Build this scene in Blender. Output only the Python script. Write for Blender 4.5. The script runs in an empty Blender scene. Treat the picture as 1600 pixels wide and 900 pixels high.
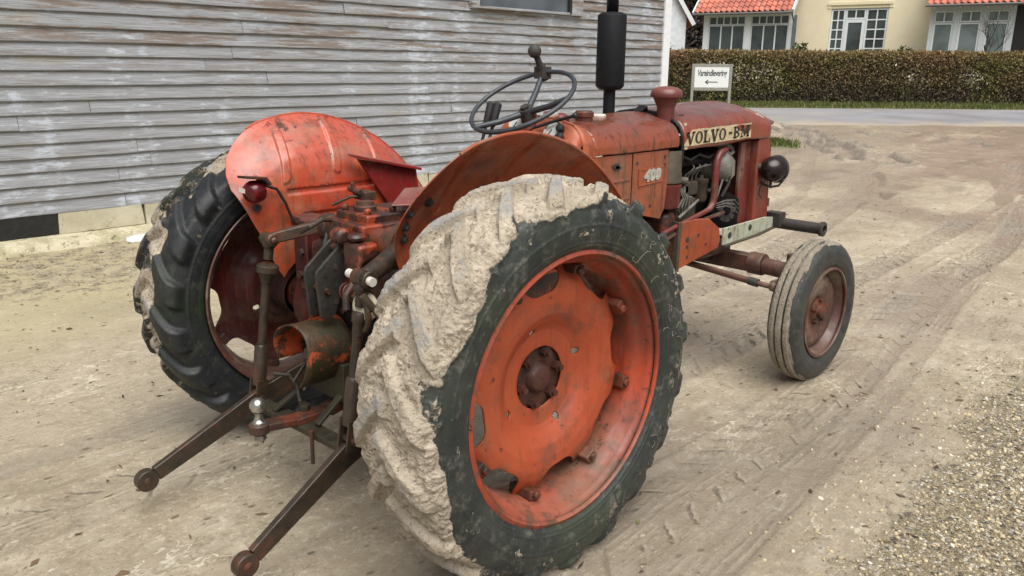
import bpy, math, random
import numpy as np
from mathutils import Vector, Matrix

random.seed(7)
scene = bpy.context.scene
COL = scene.collection
PI = math.pi
R = math.radians

# ------------------------------------------------------------------ noise
_perm = np.random.RandomState(3).permutation(4096)
_grad = np.random.RandomState(5).normal(size=(4096, 3))
_grad /= np.linalg.norm(_grad, axis=1)[:, None]

def perlin(x, y, z=0.0):
    x, y, z = np.broadcast_arrays(np.asarray(x, float), np.asarray(y, float), np.asarray(z, float))
    xi, yi, zi = np.floor(x).astype(np.int64), np.floor(y).astype(np.int64), np.floor(z).astype(np.int64)
    xf, yf, zf = x - xi, y - yi, z - zi
    u, v, w = [t * t * t * (t * (t * 6 - 15) + 10) for t in (xf, yf, zf)]
    out = 0
    for dx in (0, 1):
        for dy in (0, 1):
            for dz in (0, 1):
                h = _perm[(_perm[(_perm[(xi + dx) & 4095] + yi + dy) & 4095] + zi + dz) & 4095]
                g = _grad[h]
                d = g[..., 0] * (xf - dx) + g[..., 1] * (yf - dy) + g[..., 2] * (zf - dz)
                out = out + d * (u if dx else 1 - u) * (v if dy else 1 - v) * (w if dz else 1 - w)
    return out * 1.6

def fbm(x, y, z=0.0, o=4, g=.5):
    a, s, f = 1.0, 0.0, 1.0
    for k in range(o):
        s = s + a * perlin(np.asarray(x) * f + 17 * k, np.asarray(y) * f + 5 * k, np.asarray(z) * f)
        a *= g
        f *= 2.03
    return s

def sst(a, b, x):
    t = np.clip((np.asarray(x, float) - a) / (b - a), 0, 1)
    return t * t * (3 - 2 * t)

# ------------------------------------------------------------------ node helpers
class NT:
    def __init__(self, name):
        self.m = bpy.data.materials.new(name)
        self.m.use_nodes = True
        self.t = self.m.node_tree
        self.t.nodes.clear()
        self.out = self.t.nodes.new('ShaderNodeOutputMaterial')
        self.bs = self.t.nodes.new('ShaderNodeBsdfPrincipled')
        self.t.links.new(self.bs.outputs[0], self.out.inputs[0])
        self._obj = None
    def n(self, kind, **kw):
        nd = self.t.nodes.new('ShaderNode' + kind)
        for k, v in kw.items():
            setattr(nd, k, v)
        return nd
    def put(self, sock, v):
        if hasattr(v, 'is_output'):
            self.t.links.new(v, sock)
        elif v is not None:
            if isinstance(v, (tuple, list)) and sock.type == 'RGBA' and len(v) == 3:
                v = tuple(v) + (1,)
            sock.default_value = v
    def obj(self):
        if self._obj is None:
            self._obj = self.n('TexCoord').outputs['Object']
        return self._obj
    def mapv(self, scale, rot=(0, 0, 0), loc=(0, 0, 0)):
        m = self.n('Mapping')
        self.put(m.inputs[0], self.obj())
        m.inputs[1].default_value = loc
        m.inputs[2].default_value = rot
        m.inputs[3].default_value = scale
        return m.outputs[0]
    def noise(self, scale, detail=4, rough=.55, vec=None, dist=0.0):
        t = self.n('TexNoise')
        self.put(t.inputs['Vector'], vec if vec is not None else self.obj())
        t.inputs['Scale'].default_value = scale
        t.inputs['Detail'].default_value = detail
        t.inputs['Roughness'].default_value = rough
        t.inputs['Distortion'].default_value = dist
        return t.outputs[0]
    def voro(self, scale, vec=None, feature='F1', out='Distance'):
        t = self.n('TexVoronoi', feature=feature)
        self.put(t.inputs['Vector'], vec if vec is not None else self.obj())
        t.inputs['Scale'].default_value = scale
        return t.outputs[out]
    def ramp(self, f, a, b, ca=0.0, cb=1.0):
        t = self.n('MapRange', interpolation_type='SMOOTHSTEP')
        self.put(t.inputs[0], f)
        for i, v in zip((1, 2, 3, 4), (a, b, ca, cb)):
            self.put(t.inputs[i], v)
        return t.outputs[0]
    def mth(self, op, a, b=0.0):
        t = self.n('Math', operation=op)
        self.put(t.inputs[0], a)
        self.put(t.inputs[1], b)
        return t.outputs[0]
    def mix(self, f, a, b, mode='MIX'):
        t = self.n('Mix', data_type='RGBA', blend_type=mode)
        self.put(t.inputs[0], f)
        self.put(t.inputs[6], a)
        self.put(t.inputs[7], b)
        return t.outputs[2]
    def attr(self, name, out='Fac'):
        t = self.n('Attribute', attribute_name=name)
        return t.outputs[out]
    def bump(self, h, strength=.5, dist=.01, prev=None):
        t = self.n('Bump')
        t.inputs['Strength'].default_value = strength
        t.inputs['Distance'].default_value = dist
        self.put(t.inputs['Height'], h)
        if prev is not None:
            self.put(t.inputs['Normal'], prev)
        return t.outputs[0]
    def nz(self):
        s = self.n('SeparateXYZ')
        self.put(s.inputs[0], self.n('NewGeometry').outputs['Normal'])
        return s.outputs[2]
    def done(self, col=None, rough=None, normal=None, metal=None, spec=None):
        self.put(self.bs.inputs['Base Color'], col)
        self.put(self.bs.inputs['Roughness'], rough)
        self.put(self.bs.inputs['Normal'], normal)
        self.put(self.bs.inputs['Metallic'], metal)
        self.put(self.bs.inputs['Specular IOR Level'], spec)
        return self.m

M = {}

def paint(name, c1, c2, fade, streak=.5, chips=.5, dirt=.3, rough=(.35, .65), dustcol=(.30, .25, .18), fk=(.35, .9), coat=.30):
    k = NT(name)
    c = k.mix(k.ramp(k.noise(2.6, 5, .6), .35, .65), c1, c2)
    c = k.mix(k.mth('MULTIPLY', k.ramp(k.nz(), .1, .95), k.ramp(k.noise(5, 4), .3, .62, fk[0], fk[1])), c, fade)
    st = k.noise(1, 5, .65, k.mapv((38, 38, 3.0)))
    c = k.mix(k.ramp(st, .52, .70, 0, streak), c, (.07, .022, .012))
    st2 = k.noise(1, 4, .6, k.mapv((60, 60, 2.0), loc=(3, 1, 2)))
    c = k.mix(k.ramp(st2, .56, .70, 0, streak * .8), c, (.30, .06, .022))
    dn = k.noise(9, 6, .7)
    c = k.mix(k.ramp(dn, .48, .64, 0, dirt), c, (.10, .055, .035))
    c = k.mix(k.ramp(k.noise(3.3, 6, .7), .5, .68, 0, dirt * .8), c, dustcol)
    ch = k.noise(34, 5, .7)
    cm = k.ramp(ch, .635, .67, 0, chips)
    big = k.ramp(k.noise(6.5, 8, .78), .60, .65, 0, chips)
    cm = k.mth('MAXIMUM', cm, big)
    c = k.mix(cm, c, (.045, .02, .013))
    rg = k.mth('ADD', k.ramp(k.noise(14, 4), .3, .7, rough[0], rough[1]), k.mth('MULTIPLY', cm, .25))
    b = k.bump(k.noise(70, 3), .12, .004)
    b = k.bump(cm, .35, -.002, b)
    b = k.bump(k.noise(5, 2), .25, .02, b)
    k.put(k.bs.inputs['Coat Weight'], k.ramp(k.noise(4, 5, .6), .4, .62, coat, coat * .25))
    k.bs.inputs['Coat Roughness'].default_value = .16
    M[name] = k.done(c, rg, b, 0, .45)

paint('paint_orange', (.38, .085, .028), (.31, .056, .022), (.40, .13, .075), .6, .6, .45)
paint('paint_nose', (.27, .048, .028), (.22, .045, .028), (.30, .10, .07), .6, .6, .5)
paint('paint_hood', (.19, .038, .024), (.27, .056, .028), (.165, .054, .042), .5, .6, .5, (.16, .40), (.16, .10, .08), (.7, 1), .6)
paint('paint_cowl', (.31, .076, .031), (.24, .050, .024), (.165, .054, .038), 1.0, .8, .6, (.18, .42), (.24, .13, .08), (.72, 1), .6)
paint('paint_fender', (.43, .048, .020), (.40, .075, .024), (.47, .098, .066), .6, .9, .5, (.3, .5), coat=.5)
paint('paint_crimson', (.27, .018, .016), (.17, .016, .014), (.24, .05, .045), .4, .6, .6)
paint('paint_fender_inside', (.33, .060, .022), (.42, .095, .032), (.26, .048, .024), .35, .6, .5, (.5, .75))
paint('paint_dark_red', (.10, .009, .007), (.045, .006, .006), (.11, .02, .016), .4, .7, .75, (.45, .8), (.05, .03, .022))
paint('paint_wheel', (.43, .080, .026), (.36, .060, .021), (.40, .08, .03), .3, .8, .5, (.4, .6), (.26, .13, .07))
paint('paint_rim', (.42, .060, .022), (.20, .038, .020), (.30, .10, .06), .6, 1.0, .95, (.4, .75), (.16, .085, .05))
paint('paint_red', (.15, .020, .016), (.11, .020, .016), (.17, .045, .04), .4, .6, .6)
paint('paint_intake', (.17, .030, .024), (.13, .032, .026), (.20, .07, .06), .3, .5, .4, (.35, .6))
paint('paint_brown', (.060, .026, .020), (.095, .034, .025), (.12, .07, .05), .5, .6, .6, (.4, .7))
paint('paint_pale_green', (.42, .45, .33), (.52, .52, .42), (.50, .50, .40), .5, .7, .5, (.4, .6), (.2, .17, .11))

def metal_rust(name, a, b, cc, rough=(.45, .75), wet=.5, orange=.0):
    k = NT(name)
    c = k.mix(k.ramp(k.noise(16, 6, .7), .35, .65), a, b)
    c = k.mix(k.ramp(k.noise(5, 5, .7), .48, .70), c, cc)
    if orange:
        c = k.mix(k.ramp(k.noise(7, 6, .75, k.mapv((1, 1, 1), loc=(4, 2, 9))), .51, .60, 0, orange), c, (.40, .065, .018))
    nb = k.noise(45, 5, .7)
    bm = k.bump(nb, .5, .006)
    M[name] = k.done(c, k.ramp(k.noise(20, 4), .3, .7, rough[0], rough[1]), bm, 0, wet)

metal_rust('rusty_iron', (.040, .020, .013), (.085, .036, .02), (.022, .017, .014), (.4, .7), .5, .2)
metal_rust('dark_iron', (.028, .026, .025), (.05, .042, .036), (.075, .055, .038))
metal_rust('greasy_iron', (.034, .014, .011), (.075, .028, .018), (.012, .009, .009), (.22, .5), .6, .6)
metal_rust('hub_iron', (.050, .021, .015), (.085, .032, .022), (.022, .015, .012), (.4, .7), .4)
metal_rust('link_iron', (.028, .021, .014), (.052, .034, .021), (.016, .014, .012), (.28, .55), .5, .10)
metal_rust('mossy_iron', (.022, .018, .011), (.034, .026, .014), (.032, .036, .012))
metal_rust('shield_iron', (.026, .019, .009), (.070, .028, .011), (.026, .026, .010), (.45, .75), .4, .95)
metal_rust('engine_black', (.0035, .0035, .004), (.008, .007, .007), (.013, .010, .009), (.4, .7), .15)
metal_rust('khaki_metal', (.055, .043, .028), (.08, .058, .036), (.035, .026, .02))
metal_rust('rocker_iron', (.026, .025, .021), (.045, .040, .032), (.02, .016, .014))
metal_rust('dull_alloy', (.20, .19, .17), (.13, .12, .10), (.07, .06, .05), (.35, .6))

def plain(name, c, rough=.5, metal=0.0, var=.25, spec=.5, scale=30):
    k = NT(name)
    d = tuple(v * (1 - var) for v in c)
    col = k.mix(k.ramp(k.noise(scale, 5, .6), .35, .65), c, d)
    M[name] = k.done(col, k.ramp(k.noise(scale * .7, 3), .3, .7, rough * .85, min(1, rough * 1.15)), k.bump(k.noise(scale * 3, 3), .15, .003), metal, spec)

plain('black_steel', (.010, .011, .014), .6, 0, .25, .25)
plain('steering_plastic', (.045, .052, .06), .45)
plain('handle_black', (.022, .022, .024), .5)
plain('lamp_shell', (.016, .009, .008), .24, 0, .4)
plain('bare_steel', (.52, .50, .46), .28, .9)
plain('white_cap', (.60, .56, .50), .5)
plain('gauge_face', (.62, .66, .64), .2)
plain('gauge_ring', (.30, .27, .22), .35, .6)
plain('red_lens', (.11, .006, .008), .22, 0, .5)
plain('wire_black', (.012, .012, .012), .5)
plain('decal_cream', (.62, .50, .31), .5, 0, .35, .5, 60)
plain('decal_black', (.03, .025, .02), .6)
plain('badge_white', (.46, .43, .37), .45)
plain('white_paint', (.80, .82, .84), .5, 0, .12)
plain('white_render', (.76, .79, .84), .8, 0, .12, .3, 4)
plain('sign_frame', (.30, .29, .24), .7, 0, .3)
plain('sign_face', (.74, .76, .72), .45, 0, .06)
plain('sign_ink', (.03, .035, .03), .6)
plain('bark', (.045, .034, .026), .9, 0, .4)
plain('gutter', (.16, .15, .15), .5, 0, .3)
plain('black_door', (.02, .018, .018), .5)
plain('interior', (.05, .055, .055), .9)
plain('soffit_grey', (.68, .71, .73), .6)

def pane_mat(name, c, rough):
    k = NT(name)
    f = k.noise(.8, 3, .6)
    col = k.mix(k.ramp(f, .4, .65), c, tuple(v * .55 for v in c))
    M[name] = k.done(col, rough, k.bump(k.noise(3, 2), .05, .02), 0, .8)
pane_mat('window_glass', (.085, .105, .105), .06)
pane_mat('curtained_glass', (.21, .26, .26), .12)
pane_mat('barn_glass', (.13, .15, .17), .25)
pane_mat('lamp_glass', (.25, .25, .22), .1)

# yellow render
k = NT('yellow_render')
c = k.mix(k.ramp(k.noise(1.2, 5, .6), .35, .7), (.88, .78, .57), (.82, .71, .50))
c = k.mix(k.ramp(k.noise(.8, 4, .6, k.mapv((1, 1, .3))), .5, .7, 0, .4), c, (.76, .69, .55))
M['yellow_render'] = k.done(c, .9, k.bump(k.noise(25, 4), .2, .01), 0, .2)

k = NT('roof_tile')
c = k.mix(k.ramp(k.voro(3.2, None, 'F1', 'Color'), .2, .8), (.54, .18, .12), (.36, .12, .09))
c = k.mix(k.ramp(k.noise(3, 5, .7), .5, .7, 0, .6), c, (.42, .25, .19))
M['roof_tile'] = k.done(c, .8, k.bump(k.noise(20, 3), .2, .01), 0, .3)

# mud-caked rubber
def rubber(name, base1, base2, green, dust, mudc1, mudc2, muddark):
    k = NT(name)
    c = k.mix(k.ramp(k.noise(8, 6, .7), .35, .68), base1, base2)
    c = k.mix(k.ramp(k.noise(3.5, 5, .65), .46, .70, 0, .8), c, green)
    c = k.mix(k.ramp(k.noise(22, 8, .78), .50, .68, 0, .7), c, dust)
    fine = k.noise(48, 6, .72)
    m = k.attr('mud')
    m2 = k.mth('ADD', m, k.mth('MULTIPLY', k.mth('SUBTRACT', k.noise(30, 6, .75), .5), 1.1))
    mm = k.ramp(m2, .42, .56)
    mc = k.mix(k.ramp(fine, .36, .62), mudc2, mudc1)
    mc = k.mix(k.ramp(k.noise(6, 5, .65), .4, .65, 0, .7), mc, tuple(v * .86 for v in mudc2))
    mc = k.mix(k.ramp(k.noise(85, 4, .65), .54, .66, 0, .85), mc, muddark)
    mc = k.mix(k.ramp(k.noise(28, 5, .7), .60, .72, 0, .7), mc, muddark)
    wear = k.mth('MULTIPLY', k.attr('wear'), k.ramp(k.noise(24, 6, .75), .38, .55))
    mc = k.mix(k.mth('MULTIPLY', wear, .8), mc, (.30, .30, .295))
    mc = k.mix(k.mth('MULTIPLY', k.attr('damp'), .85), mc, tuple(v * .42 for v in mudc2))
    c = k.mix(mm, c, mc)
    h = k.mth('ADD', k.mth('MULTIPLY', fine, k.mth('MULTIPLY', mm, 1.0)), k.mth('MULTIPLY', k.noise(120, 4, .7), k.ramp(mm, 0, 1, .18, .7)))
    b = k.bump(h, .9, .012)
    M[name] = k.done(c, k.ramp(mm, 0, 1, .50, .90), b, 0, .4)
rubber('rubber_muddy', (.018, .022, .022), (.042, .047, .041), (.040, .050, .032), (.15, .15, .125),
       (.61, .53, .415), (.42, .355, .27), (.19, .15, .11))
rubber('rubber_black', (.011, .013, .015), (.020, .022, .024), (.022, .034, .014), (.055, .055, .046),
       (.56, .49, .385), (.34, .28, .205), (.14, .11, .075))
rubber('rubber_front', (.024, .026, .025), (.04, .042, .040), (.05, .05, .038), (.09, .085, .07),
       (.40, .35, .275), (.27, .235, .18), (.13, .11, .085))

# ground
k = NT('mud_ground')
w = k.attr('wet'); gv = k.attr('gravel'); rt = k.attr('rut')
c = k.mix(k.ramp(k.noise(.55, 6, .62), .35, .66), (.47, .395, .285), (.355, .287, .195))
c = k.mix(k.ramp(k.noise(3.5, 6, .7), .42, .70, 0, .6), c, (.57, .50, .385))
c = k.mix(k.ramp(k.noise(15, 8, .82), .48, .62, 0, .65), c, (.30, .24, .16))
c = k.mix(k.ramp(k.noise(38, 8, .82), .52, .64, 0, .65), c, (.72, .645, .50))
c = k.mix(k.ramp(k.noise(60, 6, .78), .57, .66, 0, .75), c, (.20, .16, .105))
sm2 = k.noise(1, 7, .74, k.mapv((3.2, 42, 1), rot=(0, 0, .02)))
c = k.mix(k.ramp(sm2, .55, .68, 0, .50), c, (.66, .59, .45))
c = k.mix(k.ramp(sm2, .33, .44, .5, 0), c, (.31, .25, .175))
ln = k.mth('ABSOLUTE', k.mth('SUBTRACT', k.noise(5.5, 5, .6, k.mapv((1, 2.2, 1), loc=(2, 5, 1))), .5))
c = k.mix(k.mth('MULTIPLY', k.ramp(ln, .004, .012, 1, 0), k.ramp(k.noise(2.2, 4, .6, k.mapv((1, 1, 1), loc=(7, 1, 3))), .54, .60, 0, .75)), c, (.17, .135, .09))
ln2 = k.mth('ABSOLUTE', k.mth('SUBTRACT', k.noise(4.2, 4, .55, k.mapv((1, 1.6, 1), loc=(12, 5, 4))), .5))
c = k.mix(k.mth('MULTIPLY', k.ramp(ln2, .004, .014, 1, 0), k.ramp(k.noise(1.8, 4, .6, k.mapv((1, 1, 1), loc=(1, 9, 3))), .53, .60, 0, .8)), c, (.74, .68, .54))
sm = k.noise(1, 6, .7, k.mapv((1.6, 9, 1), rot=(0, 0, .03)))
c = k.mix(k.ramp(sm, .54, .72, 0, .5), c, (.39, .32, .23))
c = k.mix(k.ramp(sm, .30, .42, .55, 0), c, (.66, .59, .48))
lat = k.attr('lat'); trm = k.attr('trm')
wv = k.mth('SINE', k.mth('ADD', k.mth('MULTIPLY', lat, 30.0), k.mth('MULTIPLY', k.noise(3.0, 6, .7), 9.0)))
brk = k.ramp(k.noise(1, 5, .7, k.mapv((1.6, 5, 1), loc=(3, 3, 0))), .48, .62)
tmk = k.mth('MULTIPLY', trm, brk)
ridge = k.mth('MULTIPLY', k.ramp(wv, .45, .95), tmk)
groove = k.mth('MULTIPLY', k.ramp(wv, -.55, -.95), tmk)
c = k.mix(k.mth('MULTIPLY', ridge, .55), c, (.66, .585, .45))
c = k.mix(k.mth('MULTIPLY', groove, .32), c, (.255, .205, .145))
vs = k.n('TexVoronoi'); k.put(vs.inputs['Vector'], k.mapv((13, 24, 13))); vs.inputs['Scale'].default_value = 1
vsc = k.n('SeparateColor'); k.put(vsc.inputs[0], vs.outputs['Color'])
dk = k.mth('MULTIPLY', k.ramp(vs.outputs['Distance'], .10, .26, 1, 0), k.ramp(vsc.outputs[0], .84, .88))
lt = k.mth('MULTIPLY', k.ramp(vs.outputs['Distance'], .08, .22, 1, 0), k.ramp(vsc.outputs[1], .86, .9))
c = k.mix(k.mth('MULTIPLY', dk, .8), c, (.14, .11, .075))
c = k.mix(k.mth('MULTIPLY', lt, .8), c, (.72, .66, .54))
c = k.mix(k.mth('MULTIPLY', rt, .95), c, (.14, .11, .085))
c = k.mix(k.mth('MULTIPLY', k.ramp(k.mth('ADD', w, k.mth('MULTIPLY', k.mth('SUBTRACT', k.noise(1.6, 8, .75), .5), 1.2)), .30, 1.0), .58), c, (.285, .24, .185))
ol = k.attr('olive')
c = k.mix(k.mth('MULTIPLY', ol, .6), c, (.47, .41, .235))
vc = k.n('TexVoronoi'); k.put(vc.inputs['Vector'], k.obj()); vc.inputs['Scale'].default_value = 78
vd = k.n('TexVoronoi', feature='DISTANCE_TO_EDGE'); k.put(vd.inputs['Vector'], k.obj()); vd.inputs['Scale'].default_value = 78
sp = k.n('SeparateColor'); k.put(sp.inputs[0], vc.outputs['Color'])
gc = k.mix(sp.outputs[0], (.27, .22, .13), (.50, .42, .27))
gc = k.mix(k.ramp(sp.outputs[1], .78, .82), gc, (.66, .61, .50))
gc = k.mix(k.ramp(sp.outputs[2], .86, .9), gc, (.12, .10, .085))
gc = k.mix(k.ramp(vd.outputs[0], 0, .12, .8, 0), gc, (.22, .17, .11))
gm = k.ramp(k.mth('ADD', gv, k.mth('MULTIPLY', k.mth('SUBTRACT', k.noise(7, 6, .75), .5), 1.0)), .42, .62)
c = k.mix(gm, c, gc)
gr = k.attr('grass')
gcol = k.mix(k.ramp(k.noise(30, 5, .7), .35, .65), (.075, .10, .028), (.16, .16, .055))
c = k.mix(k.ramp(k.mth('ADD', gr, k.mth('MULTIPLY', k.mth('SUBTRACT', k.noise(3, 6, .75), .5), .8)), .4, .6), c, gcol)
b = k.bump(k.noise(22, 8, .78), .8, .022)
b = k.bump(k.mth('MULTIPLY', k.ramp(vd.outputs[0], 0, .3), gm), .9, .010, b)
b = k.bump(sm2, .5, .012, b)
b = k.bump(k.mth('MULTIPLY', wv, tmk), .35, .004, b)
b = k.bump(k.mth('SUBTRACT', lt, dk), .8, .006, b)
b = k.bump(k.noise(110, 5, .75), .6, .007, b)
px_ = k.n('SeparateXYZ'); k.put(px_.inputs[0], k.obj())
al = k.mth('ABSOLUTE', lat)
fr = k.mth('FRACT', k.mth('DIVIDE', k.mth('ADD', k.mth('ADD', px_.outputs[0], k.mth('MULTIPLY', al, .15)), k.mth('MULTIPLY', k.noise(6, 6, .75), .11)), .165))
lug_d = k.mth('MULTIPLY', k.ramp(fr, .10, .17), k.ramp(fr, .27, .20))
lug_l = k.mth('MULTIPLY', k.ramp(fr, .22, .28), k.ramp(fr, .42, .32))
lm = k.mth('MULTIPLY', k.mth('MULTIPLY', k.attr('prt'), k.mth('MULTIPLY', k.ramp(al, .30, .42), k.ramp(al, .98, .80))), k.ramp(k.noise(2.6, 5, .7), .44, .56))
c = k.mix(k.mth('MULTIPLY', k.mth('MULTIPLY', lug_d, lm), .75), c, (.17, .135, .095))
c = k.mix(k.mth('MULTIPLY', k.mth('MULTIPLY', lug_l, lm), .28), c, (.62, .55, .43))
b = k.bump(k.mth('MULTIPLY', k.mth('SUBTRACT', k.mth('MULTIPLY', lug_l, .4), lug_d), lm), .6, .012, b)
wm = k.ramp(k.mth('ADD', w, k.mth('MULTIPLY', k.mth('SUBTRACT', k.noise(1.6, 7, .7), .5), .9)), .40, .85)
k.put(k.bs.inputs['Coat Weight'], k.mth('MULTIPLY', wm, k.mth('SUBTRACT', .55, k.mth('MULTIPLY', gm, .5))))
k.bs.inputs['Coat Roughness'].default_value = .22
cb_ = k.bump(k.noise(9, 5, .65), .35, .02)
k.put(k.bs.inputs['Coat Normal'], cb_)
rough = k.ramp(k.mth('ADD', w, k.mth('MULTIPLY', k.mth('SUBTRACT', k.noise(2.5, 6, .7), .5), 1.0)), .25, .8, .72, .20)
M['mud_ground'] = k.done(c, rough, b, 0, .5)

k = NT('asphalt')
c = k.mix(k.ramp(k.noise(.7, 6, .65), .35, .65), (.27, .27, .285), (.20, .20, .212))
c = k.mix(k.ramp(k.noise(.35, 6, .7), .5, .66, 0, .6), c, (.38, .35, .305))
ed = k.ramp(k.mth('ADD', k.attr('edge'), k.mth('MULTIPLY', k.mth('SUBTRACT', k.noise(1.3, 6, .75), .5), 1.3)), .25, .75)
c = k.mix(ed, c, (.36, .305, .23))
M['asphalt'] = k.done(c, k.ramp(k.noise(.6, 4), .3, .7, .45, .75), k.bump(k.noise(60, 4), .3, .01), 0, .4)

k = NT('stone')
c = k.attr('col', 'Color')
M['stone'] = k.done(c, .8, k.bump(k.noise(150, 3), .3, .003), 0, .3)
k = NT('leaf')
c = k.attr('col', 'Color')
M['leaf'] = k.done(c, .75, None, 0, .2)

# weathered boards
k = NT('weathered_board')
rn = k.attr('rnd')
ofs = k.n('CombineXYZ'); k.put(ofs.inputs[0], k.mth('MULTIPLY', rn, 37.0)); k.put(ofs.inputs[1], k.mth('MULTIPLY', rn, 11.0))
va = k.n('VectorMath', operation='ADD'); k.put(va.inputs[0], k.obj()); k.put(va.inputs[1], ofs.outputs[0])
def mp(scale):
    m = k.n('Mapping'); k.put(m.inputs[0], va.outputs[0]); m.inputs[3].default_value = scale; return m.outputs[0]
grain = k.noise(1, 7, .7, mp((3.5, 20, 130)), .6)
gl = k.noise(1, 6, .65, mp((1.3, 6, 22)))
c = k.mix(k.ramp(grain, .32, .66), (.175, .185, .195), (.43, .447, .468))
c = k.mix(k.ramp(gl, .42, .62, 0, .6), c, (.30, .305, .315))
c = k.mix(k.mth('MULTIPLY', rn, .35), c, (.26, .265, .28))
patch = k.noise(1, 8, .76, mp((5.5, 6, 24)))
pt2 = k.noise(1, 4, .6, k.mapv((2.2, 1, .7)))
pm = k.ramp(k.mth('ADD', patch, k.mth('MULTIPLY', k.mth('SUBTRACT', pt2, .5), .75)), .54, .67, 0, .62)
c = k.mix(pm, c, (.55, .60, .67))
zz = k.n('SeparateXYZ'); k.put(zz.inputs[0], k.obj())
br = k.noise(1, 7, .74, mp((1.1, 4, 13)))
bmask = k.mth('MULTIPLY', k.ramp(br, .48, .60), k.ramp(zz.outputs[2], 1.3, 1.9, .22, .95))
c = k.mix(bmask, c, (.19, .145, .115))
c = k.mix(k.ramp(k.noise(1, 3, .5, mp((.8, 3, 3))), .66, .76, 0, .35), c, (.30, .24, .13))
b = k.bump(grain, .6, .006)
b = k.bump(pm, .3, .002, b)
M['weathered_board'] = k.done(c, .85, b, 0, .25)

k = NT('plaster_slab')
c = k.mix(k.ramp(k.noise(4, 6, .7), .35, .68), (.52, .48, .36), (.42, .38, .27))
c = k.mix(k.ramp(k.noise(14, 5, .7), .55, .7, 0, .6), c, (.17, .16, .10))
M['plaster_slab'] = k.done(c, .9, k.bump(k.noise(30, 6, .7), .4, .01), 0, .2)
k = NT('concrete_sill')
c = k.mix(k.ramp(k.noise(5, 7, .75), .38, .62), (.58, .52, .38), (.36, .33, .20))
c = k.mix(k.ramp(k.noise(16, 5, .7), .56, .66, 0, .8), c, (.12, .12, .06))
M['concrete_sill'] = k.done(c, .92, k.bump(k.noise(20, 7, .75), .7, .02), 0, .2)
plain('dark_void', (.018, .018, .016), .95)

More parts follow.
